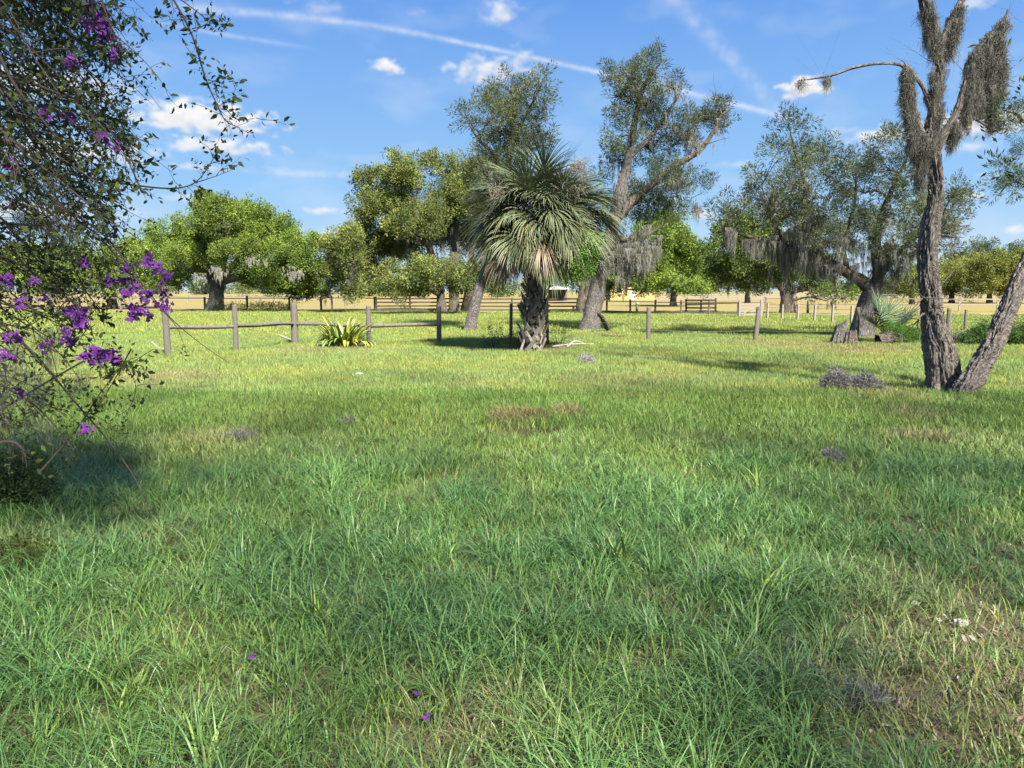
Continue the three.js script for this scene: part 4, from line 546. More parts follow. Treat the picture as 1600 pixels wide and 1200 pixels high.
// ---------------------------------------------------------------- fan palms
// one fan leaf: stalk from o along dir, segments spread round its arching rib and droop; returns triangles in b
function fan(b, r, o, dir, stalk, blade, n, col, droop, wide = 2.2, twist = 0) {
  const side0 = V().crossVectors(dir, V(0, 1, 0)); if (side0.lengthSq() < 1e-3) side0.set(1, 0, 0); side0.normalize();
  let p = o.clone(), d = dir.clone(); const line = [p.clone()];
  for (let k = 0; k < 6; k++) { d.y -= 0.035 * droop; d.normalize(); p = p.clone().addScaledVector(d, stalk / 6); line.push(p.clone()); }
  b.ribbon(line, side0, t => 0.045 * (1 - 0.45 * t), [col[0] * 1.1, col[1] * 1.05, col[2]]);
  b.ribbon(line, V().crossVectors(side0, dir).normalize(), t => 0.02, [col[0] * 0.9, col[1] * 0.9, col[2]]);
  const rib = []; for (let k = 0; k <= 8; k++) { rib.push({ p: p.clone(), d: d.clone() }); d.y -= 0.16 * droop; d.normalize(); p = p.clone().addScaledVector(d, blade * 0.5 / 8); }
  for (let k = 0; k < n; k++) {
    const u = (k + 0.5) / n * 2 - 1, s = Math.sign(u) || 1, au = Math.abs(u), q = rib[Math.round((1 - au) * 8)], sd = V().crossVectors(q.d, V(0, 1, 0)).normalize(); if (!(sd.lengthSq() > 0.1)) sd.copy(side0); sd.applyAxisAngle(q.d, twist);
    const nrm = V().crossVectors(sd, q.d), ang = au * wide * 0.62 + 0.05, L = blade * (0.62 + 0.38 * (1 - au * au * 0.7)) * (0.85 + 0.25 * r());
    let e = q.d.clone().multiplyScalar(Math.cos(ang)).addScaledVector(sd, s * Math.sin(ang)).addScaledVector(nrm, 0.18 * (0.4 + au) + 0.12 * (r() - 0.5)).normalize(), x = q.p.clone(); const pts = [], m = 6;
    for (let j = 0; j <= m; j++) { pts.push(x.clone()); x = x.clone().addScaledVector(e, L / m); const t = j / m; e.y -= droop * (0.12 + 0.62 * t * t) * (0.7 + 0.6 * r()); e.normalize(); }
    const w0 = 0.030 + 0.012 * r(), g = 0.78 + 0.44 * r(), tip = r() < 0.12 ? 1.5 : 1, cc = [col[0] * g * tip, col[1] * g, col[2] * g];
    const ws = V().crossVectors(e, nrm).normalize(); if (!(ws.lengthSq() > 0.1)) ws.copy(sd);
    b.ribbon(pts, t => ws, t => t > 0.99 ? 0 : w0 * (t < 0.2 ? 0.6 + 2 * t : 1 - 0.9 * Math.pow((t - 0.2) / 0.8, 1.3)), cc);
  }
}
{
  const base = stand(832, 549), D = -base.z, r = rng(510); base.y -= 0.02;
  const root = thing('cabbage_palm', base, 'bushy cabbage palm with criss-crossed trunk in the middle of the lawn', 'palm');
  const X = -0.02, top = at(848, 365, D).y - base.y;
  mesh('trunk', limb([V(X, -0.1, 0), V(X + 0.02, 0.5, 0), V(X + 0.10, 1.4, 0), V(X + 0.22, top, 0)], [0.22, 0.185, 0.205, 0.27], 18, 24, (a, l) => 0.03 * n3(Math.cos(a) * 3, Math.sin(a) * 3, l * 4)), M.barkDark, root);
  // the split bases of old leaves, crossing one another up the trunk
  const bootGeo = [0, 1, 2].map(k => { const s = new THREE.Shape(), w = 0.05 + 0.008 * k; s.moveTo(-w * 1.5, 0); s.quadraticCurveTo(-w * 0.9, 0.18, -w * 0.55, 0.42 + 0.05 * k); s.lineTo(w * 0.5, 0.44 + 0.03 * k); s.quadraticCurveTo(w * 0.9, 0.18, w * 1.5, 0); s.closePath(); const g = new THREE.ExtrudeGeometry(s, { depth: 0.028, bevelEnabled: true, bevelSize: 0.008, bevelThickness: 0.008, bevelSegments: 1, curveSegments: 4 }); return g; });
  const bootMats = [[0.30, 0.265, 0.23], [0.38, 0.345, 0.30], [0.20, 0.175, 0.15], [0.33, 0.29, 0.24]].map((c, k) => { const map = texture(128, (u, v) => { const n = 0.6 + 0.4 * n2(u * 30 + k * 9, v * 5) + 0.2 * n2(u * 60, v * 30); return c.map(x => x * n); }); map.repeat.set(3, 3); return new THREE.MeshStandardMaterial({ map, roughness: 0.95 }); });
  let a = 0; for (let k = 0; k < 120; k++) {
    const h = -0.03 + (top - 0.1) * k / 120, t = h / top, R = mix(0.205, 0.24, t) * (h < 0.3 ? 1.05 : 1); a += 2.39996; const lean = (k % 2 ? 1 : -1) * (0.5 + 0.2 * r()), out = 0.08 + 0.14 * t * r() + 0.08 * r();
    const m = mesh('leaf_boot', bootGeo[k % 3], bootMats[Math.floor(r() * 4)], root); m.position.set(X + 0.2 * t + Math.sin(a) * R, h, Math.cos(a) * R);
    m.quaternion.setFromEuler(new THREE.Euler(0, a, 0)).multiply(new THREE.Quaternion().setFromEuler(new THREE.Euler(out, 0, lean))); m.scale.set(0.62 + 0.2 * r(), 0.85 + 0.35 * r(), 0.8);
  }
  for (const [x, y, l] of [[-0.36, 0.0, 0.55], [0.25, 0.0, 0.3]]) { const m = mesh('leaf_boot', bootGeo[1], bootMats[1], root); m.position.set(x, y - 0.04, 0.22); m.rotation.set(0.1, 0.3, x < 0 ? -0.35 : 0.5); m.scale.set(0.5, l * 2, 0.6); }
  // the crown, leaf by leaf
  const heart = V(X + 0.24, top + 0.35, 0);
  for (let k = 0; k < 180; k++) {
    const rr = rng(600 + k), inner = k >= 96, t = inner ? 0.1 + 0.85 * rr() : (k + 0.5) / 96, az = k * 2.39996 + 0.6 * rr(), el = (inner ? mix(1.1, -0.2, t) : mix(1.3, -0.32, Math.pow(t, 0.8))) + 0.25 * (rr() - 0.5), d = V(Math.cos(az) * Math.cos(el), Math.sin(el), Math.sin(az) * Math.cos(el)), b = new Build();
    const dead = t > 0.85 && rr() < 0.4, yel = smooth(0.35, 0.95, t) * rr();
    const col = dead ? [0.15, 0.118, 0.075] : mix3([0.098, 0.128, 0.066], [0.18, 0.20, 0.082], yel * 0.75);
    fan(b, rr, V(heart.x, heart.y - 0.35 * t, heart.z), d, inner ? 0.35 + 0.65 * rr() : (0.85 + 0.25 * Math.sin(Math.PI * t)) * (0.8 + 0.3 * rr()), 0.88 + 0.25 * rr(), 44, col, mix(0.5, 0.95, t) * (0.8 + 0.45 * rr()), 2.1 + 0.5 * rr(), (rr() - 0.5) * 1.3);
    mesh('frond', b.geo(), M.glossLeaf, root);
  }
  // old flower stalks: balls of fine dry twigs
  for (const [px, py, R] of [[893, 290, 0.36], [777, 303, 0.2], [905, 262, 0.2]]) { const b = new Build(), c = at(px, py, D - 1.25).sub(base); for (let k = 0; k < 260; k++) { const u = randDir(r), p = c.clone().addScaledVector(u, R * Math.pow(r(), 0.5)), pts = [p.clone()]; let q = p, d = randDir(r); for (let j = 0; j < 3; j++) { d.add(randDir(r).multiplyScalar(0.5)).normalize(); q = q.clone().addScaledVector(d, 0.09); pts.push(q); } b.ribbon(pts, randDir(r), t => 0.007, [0.21 * (0.7 + 0.6 * r()), 0.185, 0.145]); } b.ribbon([heart.clone(), heart.clone().lerp(c, 0.5).add(V(0, 0.15, 0)), c], V(1, 0, 0), t => 0.03, [0.25, 0.2, 0.13]); mesh('dry_flower_stalk', b.geo(), M.dull, root, 'stuff'); }
  // a leafy vine hanging in its right side
  const vine = []; for (let k = 0; k < 90; k++) { const p = at(914 + (r() + r() - 1) * 20, 400 + (r() + r() - 1) * 40, D - 1.2 + (r() - 0.5) * 0.7).sub(base), g = 0.8 + 0.5 * r(); vine.push({ p, q: turnTo(randDir(r), r), s: 0.6 + 0.4 * r(), c: [0.10 * g, 0.22 * g, 0.03 * g] }); }
  copies('vine', SPRAY.near[0], M.leaf, vine, root);
}
// ---------------------------------------------------------------- fences
const postGeo = [0, 1, 2, 3].map(k => { const r = rng(700 + k), x = (r() - 0.5) * 0.06; return limb([V(0, -0.2, 0), V(x * 0.3, 0.5, 0.01), V(x, 1.0, 0)], [0.5, 0.47, 0.45], 12, 10, (a, l) => 0.03 * n3(Math.cos(a) * 2 + k * 5, Math.sin(a) * 2, l * 2)); }); // 1 m tall, radius about 0.5: scaled to size
function post(parent, base, p, h, w, tilt, k, name = 'post') { const m = mesh(name, postGeo[k % 4], M.wood, parent); m.position.copy(p).sub(base); m.scale.set(w, h, w); m.rotation.set(0, k * 1.7, 0); m.rotation.z = tilt; return m; }
const bar = (a, b, w, h, r, sag = 0) => limb([a, a.clone().lerp(b, 0.3).add(V(0, (r() - 0.5) * sag, 0)), a.clone().lerp(b, 0.7).add(V(0, (r() - 0.5) * sag, 0)), b], [w, w * 0.93, w * 0.97, w * 0.85], 8, 16, (an, l) => 0.12 * w * n3(Math.cos(an) * 2, Math.sin(an) * 2 + a.x, l * 2.5));
const strand = (a, b, w = 0.0035) => limb([a, a.clone().lerp(b, 0.5).add(V(0, -0.03, 0)), b], [w, w, w], 4, 6, null, false);
{ // the weathered rail fence at the left
  const r = rng(710), P = [[263, 557, 481, 11], [369, 551, 476, 8.6], [461, 537, 473, 11.5], [577, 540, 478, 8], [686, 536, 479, 8]].map(([x, y, t, w]) => { const p = stand(x, y), D = -p.z; return { p, h: at(x, t, D).y - p.y, w: w * D / 1200 }; });
  const base = P[2].p.clone(), root = thing('rail_fence', base, 'weathered split rail fence with five posts and a single sagging rail', 'fence');
  P.forEach((q, k) => post(root, base, q.p, q.h, q.w, [0.015, -0.02, 0.0, 0.02, -0.015][k], k));
  const rh = [[0.70, 0.66], [0.68, 0.62], [0.62, 0.60], [0.60, 0.60]];
  for (let k = 0; k < 4; k++) { const a = P[k].p.clone(), b = P[k + 1].p.clone(); a.y += rh[k][0]; b.y += rh[k][1]; mesh('rail', from(bar(a, b, 0.055, 0, r, 0.03), base), M.wood, root); }
  const wires = []; for (let k = 0; k < 4; k++) { const a = P[k].p.clone(), b = P[k + 1].p.clone(); a.y += 0.95 * P[k].h; b.y += 0.3; wires.push(from(strand(a, b, 0.003), base)); if (k !== 0) { const c = P[k].p.clone(), d = P[k + 1].p.clone(); c.y += 0.93 * P[k].h; d.y += 0.93 * P[k + 1].h; wires.push(from(strand(c, d, 0.003), base)); } } wires.forEach(w => mesh('wire', w, M.wire, root));
}
{ // the wire fence that carries on behind the palm to the right
  const P = [[798, 546, 474, 5.5, 0.08], [855, 541, 470, 6, -0.02], [1013, 532, 480, 7, 0.02], [1180, 532, 479, 8, -0.10], [1337, 534, 480, 7.5, 0.02]].map(([x, y, t, w, tl]) => { const p = stand(x, y), D = -p.z; return { p, h: at(x, t, D).y - p.y, w: w * D / 1200, tl }; });
  const base = P[2].p.clone(), root = thing('wire_fence', base, 'old wire fence on leaning wooden posts behind the palm', 'fence');
  P.forEach((q, k) => post(root, base, q.p, q.h, q.w, q.tl, k + 1));
  for (let k = 0; k < 4; k++) for (const f of [0.3, 0.55, 0.8, 0.95]) { const a = P[k].p.clone(), b = P[k + 1].p.clone(); a.y += f * P[k].h; b.y += f * P[k + 1].h; a.x -= P[k].tl * f; b.x -= P[k + 1].tl * f; mesh('wire', from(strand(a, b, 0.003), base), M.wire, root); }
}
{
  const P = [[1481, 528, 482, 7.5], [1508, 517, 484, 5], [1559, 508, 485, 4.5], [1620, 503, 485, 4]].map(([x, y, t, w]) => { const p = stand(x, y), D = -p.z; return { p, h: at(x, t, D).y - p.y, w: w * D / 1200 }; });
  const base = P[1].p.clone(), root = thing('wire_fence', base, 'wire fence running away to the right behind the leaning trunk', 'fence');
  P.forEach((q, k) => post(root, base, q.p, q.h, q.w, 0.02 * (k % 2 ? 1 : -1), k + 2));
  for (let k = 0; k < 3; k++) for (const f of [0.4, 0.7, 0.92]) { const a = P[k].p.clone(), b = P[k + 1].p.clone(); a.y += f * P[k].h; b.y += f * P[k + 1].h; mesh('wire', from(strand(a, b, 0.003), base), M.wire, root); }
}
// straight farm fences farther off: posts and boards between two photo places
function farFence(name, label, a, b, h, gap, boards, postW, boardH, mat, postMat, skip = () => false, group) {
  const A = stand(...a), B = stand(...b), L = A.distanceTo(B), n = Math.max(2, Math.round(L / gap)), base = A.clone().lerp(B, 0.5); base.y = 0;
  const root = thing(name, base, label, 'fence', group), dir = B.clone().sub(A).setY(0).normalize(), ang = Math.atan2(-dir.z, dir.x), r = rng(Math.round(a[0] * 7 + a[1]));
  const pg = new THREE.BoxGeometry(postW, h + 0.3, postW).translate(0, (h - 0.3) / 2 + 0.06, 0);
  const bg = new THREE.BoxGeometry(L / n - 0.02, boardH, 0.03);
  for (let k = 0; k <= n; k++) {
    const p = A.clone().lerp(B, k / n); p.y = height(p.x, p.z) - 0.03; const m = mesh('post', pg, postMat, root); m.position.copy(p).sub(base); m.rotation.y = ang; m.rotation.z = (r() - 0.5) * 0.05; m.scale.y = 0.94 + 0.12 * r();
    if (k < n && !skip(k / n)) { const q = A.clone().lerp(B, (k + 0.5) / n), y = height(q.x, q.z); for (const f of boards) { const o = mesh('board', bg, mat, root); o.position.set(q.x - base.x, y + f, q.z - base.z).addScaledVector(V(-dir.z, 0, dir.x), (postW / 2 + 0.02)); o.rotation.set(0, ang, (r() - 0.5) * 0.012); } }
  }
  return root;
}
farFence('board_fence', 'dark four board fence behind the tall olive green oak', [588, 487.5], [905, 487.5], 1.15, 2.45, [0.18, 0.46, 0.74, 1.02], 0.12, 0.11, M.boardDark, M.boardDark);
farFence('board_fence', 'single rail fence behind the bright spreading oak', [60, 486], [586, 486.6], 1.15, 3.6, [1.05], 0.13, 0.07, M.boardMid, M.boardMid);
farFence('board_fence', 'thin railed fence in the dry field left of the pale gate', [948, 489], [1153, 494], 0.95, 2.1, [0.86, 0.15], 0.10, 0.055, M.boardMid, M.boardMid);
farFence('board_fence', 'dark boarded fence section behind the thin rails in the dry field', [1072, 487], [1118, 487.2], 1.0, 2.5, [0.3, 0.6, 0.9], 0.14, 0.12, M.boardDark, M.boardDark);
farFence('wire_fence', 'row of short posts with wire between pale gate and mossy tree', [1199, 499], [1330, 507], 0.85, 1.55, [0.7], 0.09, 0.012, M.wire, M.boardPale);
farFence('board_fence', 'three rail fence far behind the low forked oak', [1196, 484], [1440, 484.5], 1.1, 2.6, [0.45, 0.98], 0.13, 0.09, M.boardMid, M.boardMid);
farFence('board_fence', 'pale two rail fence beyond the leaning trunk', [1440, 486.5], [1680, 487.5], 1.05, 2.6, [0.55, 0.95], 0.12, 0.09, M.boardPale, M.boardPale);
farFence('board_fence', 'long pale fence across the farthest dry field', [1030, 470.2], [1700, 470.6], 1.2, 4.2, [0.35, 0.7, 1.05], 0.16, 0.16, M.boardPale, M.boardPale);
farFence('board_fence', 'faint pale fence across the far field at the flowering shrub side', [-60, 472.5], [560, 472.5], 1.2, 4.2, [0.5, 1.05], 0.16, 0.13, M.boardPale, M.boardPale);
{ // the pale gate
  const a = stand(1155, 495.5), b = stand(1190, 496), base = a.clone().lerp(b, 0.5), L = a.distanceTo(b), root = thing('field_gate', base, 'pale boarded field gate in the far fence', 'gate'), r = rng(5);
  for (const s of [-1, 1]) { const m = mesh('gate_post', new THREE.BoxGeometry(0.14, 1.15, 0.14).translate(0, 0.5, 0), M.boardPale, root); m.position.x = s * L / 2; }
  [0.18, 0.40, 0.62, 0.84].forEach((y, k) => { const m = mesh('board', new THREE.BoxGeometry(L - 0.16, 0.11, 0.03), M.boardPale, root); m.position.set(0, y, 0.0); m.rotation.z = (r() - 0.5) * 0.03; });
  const d = mesh('brace', new THREE.BoxGeometry(Math.hypot(L - 0.2, 0.6), 0.07, 0.03), M.boardPale, root); d.position.set(0, 0.5, 0.035); d.rotation.z = Math.atan2(0.6, L - 0.2);
}
// single posts by the track
for (const [px, py, h, label, cap] of [[995, 490, 0.75, 'short dark post with a white cap by the far thin rails', true], [896, 489, 0.55, 'small grey stub post at the foot of the dark trunk', false], [502, 485.5, 1.15, 'lone tall grey post between the two big oaks', false], [1262, 489, 0.9, 'stout grey post behind the row of short posts', false]]) {
  const p = stand(px, py), root = thing('marker_post', p, label, 'post'); post(root, p, p, h, 0.2, 0, Math.round(px)); if (cap) mesh('cap', new THREE.CylinderGeometry(0.11, 0.13, 0.12, 10).translate(0, h + 0.04, 0), M.white, root);
}
// ---------------------------------------------------------------- plants, stumps and litter
const leafMatA = new THREE.MeshPhysicalMaterial({ color: new THREE.Color(0.20, 0.25, 0.035), roughness: 0.45, side: THREE.DoubleSide });
const leafMatB = new THREE.MeshPhysicalMaterial({ color: new THREE.Color(0.32, 0.33, 0.05), roughness: 0.45, side: THREE.DoubleSide });
const leafMatC = new THREE.MeshPhysicalMaterial({ color: new THREE.Color(0.09, 0.14, 0.03), roughness: 0.45, side: THREE.DoubleSide });
{ // the strap-leaved lily by the rail fence
  const p = stand(538, 542), r = rng(801), root = thing('lily_plant', p, 'clump of yellow green strap leaves in front of the rail fence', 'plant');
  const geos = [0, 1, 2, 3, 4, 5, 6].map(k => { const q = rng(810 + k), b = new Build(), L = 0.62 + 0.3 * q(), pts = []; let x = V(0, -0.03, 0), th = 0.12 + 0.1 * k; for (let j = 0; j <= 9; j++) { pts.push(x.clone()); x = x.clone().add(V(Math.sin(th) * L / 9, Math.cos(th) * L / 9, 0)); th += (0.10 + 0.05 * k * 0.6) * (0.4 + j / 9 * 1.2); } 
    const w = t => 0.085 * (t < 0.3 ? 0.55 + 1.5 * t : 1 - Math.pow((t - 0.3) / 0.7, 2.0)); for (const s of [-1, 1]) { let last = null; pts.forEach((pt, j) => { const t = j / 9, e = pt.clone().add(V(-0.012, 0.014 * (1 - t), s * Math.max(0.001, w(t)) / 2)), u = b.v(pt, [1, 1, 1]), v = b.v(e, [1, 1, 1]); if (last) b.quad(last[0], last[1], v, u); last = [u, v]; }); } return b.geo(); });
  for (let k = 0; k < 120; k++) { const m = mesh('leaf', geos[Math.floor(r() * 7)], [leafMatA, leafMatB, leafMatC, leafMatA][Math.floor(r() * 4)], root), a = r() * 6.283, q = 0.26 * Math.sqrt(r()); m.position.set(Math.cos(a) * q * 1.5, 0.03, Math.sin(a) * q); m.rotation.set(0, -a + (r() - 0.5) * 0.8, 0); m.scale.setScalar(1.0 + 0.4 * r()); }
}
function stump(root, base, at0, h, rad, lean, seed, mat) { // a broken, furrowed trunk with a jagged top
  const n = 48, m = 24, pos = [], uv = [], idx = [], r = rng(seed);
  for (let j = 0; j <= m; j++) for (let i = 0; i <= n; i++) { const a = (i % n) / n * 6.2832, t = j / m, jag = 1 + 0.16 * n2(Math.cos(a) * 2 + seed, Math.sin(a) * 2) + 0.12 * n2(Math.cos(a) * 6, Math.sin(a) * 6 + seed), y = h * t * jag, R = rad * (1 - 0.28 * t + 0.4 * Math.exp(-t * 6)) * (1 + 0.16 * n2(Math.cos(a) * 1.5 + seed, Math.sin(a) * 1.5) + 0.10 * (0.5 - Math.abs(n3(Math.cos(a) * 5, Math.sin(a) * 5 + seed, t * 0.7)))); pos.push(Math.cos(a) * R + lean * y, y - 0.05, Math.sin(a) * R * 0.85); uv.push(a * rad, y); }
  for (let j = 0; j < m; j++) for (let i = 0; i < n; i++) { const a = j * (n + 1) + i; idx.push(a, a + n + 1, a + n + 2, a, a + n + 2, a + 1); }
  const c = pos.length / 3; pos.push(lean * h * 0.7, h * 0.72, 0); uv.push(0, h); for (let i = 0; i < n; i++) idx.push(m * (n + 1) + i, c, m * (n + 1) + i + 1);
  const g = new THREE.BufferGeometry(); g.setAttribute('position', new THREE.Float32BufferAttribute(pos, 3)); g.setAttribute('uv', new THREE.Float32BufferAttribute(uv, 2)); g.setIndex(idx); g.computeVertexNormals();
  const o = mesh('stump_half', g, mat, root); o.position.copy(at0).sub(base); return o;
}
{
  const p = stand(1316, 538), root = thing('tree_stump', p, 'broken grey stump split in two beside the mossy tree', 'stump');
  stump(root, p, stand(1308, 537), 0.68, 0.20, 0.16, 3, M.barkGrey); stump(root, p, stand(1326, 539).add(V(0.02, 0, 0.06)), 0.46, 0.20, 0.02, 9, M.barkDark);
}
{ // saw palmetto and creeper over a rotten log
  const p = stand(1388, 537), D = -p.z, r = rng(830), root = thing('saw_palmetto', p, 'small fan palmetto with green creeper growing over a rotten log', 'plant');
  for (let k = 0; k < 13; k++) { const b = new Build(), a = [-0.5, 0.1, 0.6, 1.2, 1.9, 2.5, 3.0, 3.5, 0.3, 2.2, 1.5, 0.9, 2.8][k], el = 0.65 + 0.6 * r(), d = V(Math.cos(a) * Math.cos(el), Math.sin(el), -Math.sin(a) * Math.cos(el) * 0.7); fan(b, rng(840 + k), V(0.02 * k - 0.15, 0.15, 0), d, 0.42 + 0.25 * r(), 0.62 + 0.14 * r(), 22, [0.075, 0.125, 0.06], 0.12, 2.6); mesh('frond', b.geo(), M.glossLeaf, root); }
  const cr = []; for (let k = 0; k < 300; k++) { const t = r(), q = V(-0.15 + 1.0 * t + (r() - 0.5) * 0.25, 0.08 + (0.52 - 0.32 * t) * Math.pow(r(), 0.7), (r() - 0.5) * 0.7 + 0.1), g = 0.7 + 0.6 * r(); cr.push({ p: q, q: turnTo(randDir(r).add(V(0, 0.6, 0.3)).normalize(), r), s: 0.4 + 0.35 * r(), c: [0.085 * g, 0.19 * g, 0.03 * g] }); } copies('creeper', SPRAY.near[1], M.leaf, cr, root);
  mesh('log', limb([V(-0.45, 0.12, 0.25), V(-0.1, 0.2, 0.22), V(0.25, 0.16, 0.3)], [0.17, 0.2, 0.13], 26, 26, (a, l) => 0.05 * (0.5 - Math.abs(n3(Math.cos(a) * 3, Math.sin(a) * 3, l * 2)))), M.barkDark, root);
}
function bush(name, label, px, py, w, h, n, col, seed, size = 0.7, leaf = 'near') { // loose leafy mound with its own stems
  const p = stand(px, py), D = -p.z, S = D / 1200, r = rng(seed), root = thing(name, p, label, 'bush'), L = [], st = [];
  for (let k = 0; k < n; k++) { const a = r() * 6.283, q = Math.sqrt(r()), y = Math.pow(r(), 0.8) * h * S * (1 - 0.55 * q * q) * (0.7 + 0.6 * (0.5 + 0.5 * n2(a * 1.5 + seed, q * 2))), x = V(Math.cos(a) * q * w * S, 0.03 + y, Math.sin(a) * q * w * S * 0.6), g = 0.65 + 0.7 * r(); L.push({ p: x, q: turnTo(randDir(r).add(V(0, 0.7, 0)).normalize(), r), s: size * (0.6 + 0.7 * r()), c: col.map(c => c * g) }); if (k % 8 === 0) st.push(limb([V(x.x * 0.25, -0.05, x.z * 0.25), V(x.x * 0.6, x.y * 0.6, x.z * 0.6), x], [0.010, 0.007, 0.003], 4, 5, null, false)); }
  mesh('stems', mergeGeometries(st), M.twig, root, 'stuff'); copies('leaves', SPRAY[leaf][seed % 3], M.leaf, L, root); return root;
}
bush('low_bush', 'dark green bush behind the foot of the leaning trunk', 1548, 540, 44, 30, 420, [0.07, 0.14, 0.035], 851, 0.75);
bush('low_bush', 'dark green bush at the picture edge beyond the leaning trunk', 1615, 541, 44, 34, 420, [0.065, 0.13, 0.035], 852, 0.75);
bush('low_bush', 'small low shrub right against the big furrowed trunk', 1440, 536, 16, 22, 110, [0.09, 0.15, 0.05], 853, 0.6);
bush('low_bush', 'thin grey green weeds left of the palm trunk', 772, 545, 20, 36, 80, [0.13, 0.16, 0.085], 854, 0.5);
bush('low_bush', 'thin brownish weeds tight against the palm trunk', 808, 547, 18, 34, 90, [0.15, 0.15, 0.09], 855, 0.5);
bush('low_bush', 'sparse weeds right of the palm trunk', 872, 541, 26, 34, 50, [0.14, 0.15, 0.09], 856, 0.45);
bush('low_bush', 'yellow green weeds around the foot of the bright spreading oak', 400, 487, 60, 9, 260, [0.19, 0.25, 0.05], 857, 1.4, 'near');
bush('low_bush', 'dark leafy weeds under the flowering shrub', 12, 800, 70, 90, 300, [0.06, 0.11, 0.035], 858, 0.42);
bush('low_bush', 'yellowish fern like weeds at the lower picture edge by the shrub', 20, 900, 60, 34, 150, [0.085, 0.125, 0.028], 859, 0.3);
// heaps of fallen grey moss
const heapCurl = (() => { const r = rng(860), b = new Build(); for (let k = 0; k < 40; k++) { let p = randDir(r).multiplyScalar(0.03), d = randDir(r); d.y *= 0.5; const pts = []; for (let s = 0; s < 6; s++) { pts.push(p.clone()); p = p.clone().addScaledVector(d, 0.035); d.add(randDir(r).multiplyScalar(0.9)).normalize(); } const g = 0.6 + 0.8 * r(); b.ribbon(pts, randDir(r), t => 0.006, [g, g, g]); } return b.geo(); })();
for (const [px, py, w, h, n, label, tone] of [[1308, 610, 18, 24, 190, 'rounded heap of fallen grey moss on the lawn', 1], [1348, 610, 22, 18, 160, 'flatter heap of fallen grey moss next to the big trunk', 1], [1295, 720, 14, 5, 20, 'pale bluish wisp of fallen moss below the heaps', 1.1], [380, 690, 22, 5, 16, 'thin pale wisp of fallen moss in the near shade edge', 1.1], [916, 568, 9, 4, 24, 'small pale tuft of moss in front of the palm', 1.4], [545, 668, 12, 4, 10, 'small grey moss scrap in the open lawn', 0.9], [1498, 536, 26, 12, 70, 'grey brush pile behind the big trunk', 0.9], [1345, 1105, 30, 10, 34, 'grey moss scrap in the near corner grass', 1.0]]) {
  const p = stand(px, py), S = -p.z / 1200, r = rng(870 + px), root = thing('moss_heap', p, label, 'moss'), L = [];
  for (let k = 0; k < n; k++) { const a = r() * 6.283, q = Math.sqrt(r()), g = tone * (0.6 + 0.6 * r()); L.push({ p: V(Math.cos(a) * q * w * S, 0.02 + r() * h * S * (1.05 - q * q) * (0.7 + 0.6 * (0.5 + 0.5 * Math.sin(a * 3 + px))), Math.sin(a) * q * w * S * 0.7), q: turnTo(randDir(r), r), s: clamp(S * 110, 0.5, 1.2) * (0.7 + 0.5 * r()), c: [0.20 * g, 0.195 * g, 0.185 * g] }); }
  copies('strands', heapCurl, M.dull, L, root);
}
// dry straw hanging over the edge of the hollow
{
  const r = rng(880), g = tuft(881, 60, 0.08, 0.08, 0.2, 0.005, 1.7, 5, 0, 0.2), L = [];
  for (const [x0, x1, y0, y1, n] of [[764, 846, 654, 664, 80], [868, 898, 650, 660, 34], [766, 842, 664, 676, 46], [795, 830, 676, 690, 16]]) for (let k = 0; k < n; k++) { const p = stand(x0 + (x1 - x0) * r(), y0 + (y1 - y0) * r()), b = r(), front = y0 >= 664; p.y = Math.max(p.y, -0.12) - 0.01; L.push({ p, q: new THREE.Quaternion().setFromEuler(new THREE.Euler(0.3 + 0.6 * r(), (r() - 0.5) * 2, (r() - 0.5) * 0.6)), s: front ? 0.6 + 0.4 * r() : 0.95 + 0.5 * r(), c: b < (front ? 0.3 : 0.5) ? [0.165, 0.14, 0.06] : b < 0.85 ? [0.05, 0.033, 0.018] : [0.15, 0.17, 0.05] }); }
  const o = copies('dry_grass', g, M.dull, L, scene); tag(o, 'brown straw hanging round the small hollow in the lawn', 'grass');
}
{
  const r = rng(885), g = [1, 2, 3].map(k => tuft(886 + k, 26, 0.12, 0.06, 0.16, 0.0035, 0.5, 3, 1, 1.0)), L = [[], [], []];
  for (let k = 0; k < 2600; k++) { const z = -1.9 - 9 * Math.pow(r(), 1.2), x = (r() - 0.5) * 2 * (0.75 * -z + 0.6); if (r() > 0.25 + 1.2 * dryness(x, z) + 0.4 * smooth(0.5, 2.5, x) * smooth(-6, -4, z)) continue; const q = 0.7 + 0.6 * r(); L[Math.floor(r() * 3)].push({ p: V(x, height(x, z) + 0.01, z), q: qY(r() * 6.283, 0.3, r), s: 0.7 + 0.6 * r(), c: [0.15 * q, 0.14 * q, 0.075 * q] }); }
  const o = new THREE.Group(); o.name = 'dead_thatch'; scene.add(o); tag(o, 'dead straw thatch lying flat among the near grass', 'straw', null, 'stuff'); g.forEach((q, i) => copies('straw', q, M.dull, L[i], o));
}
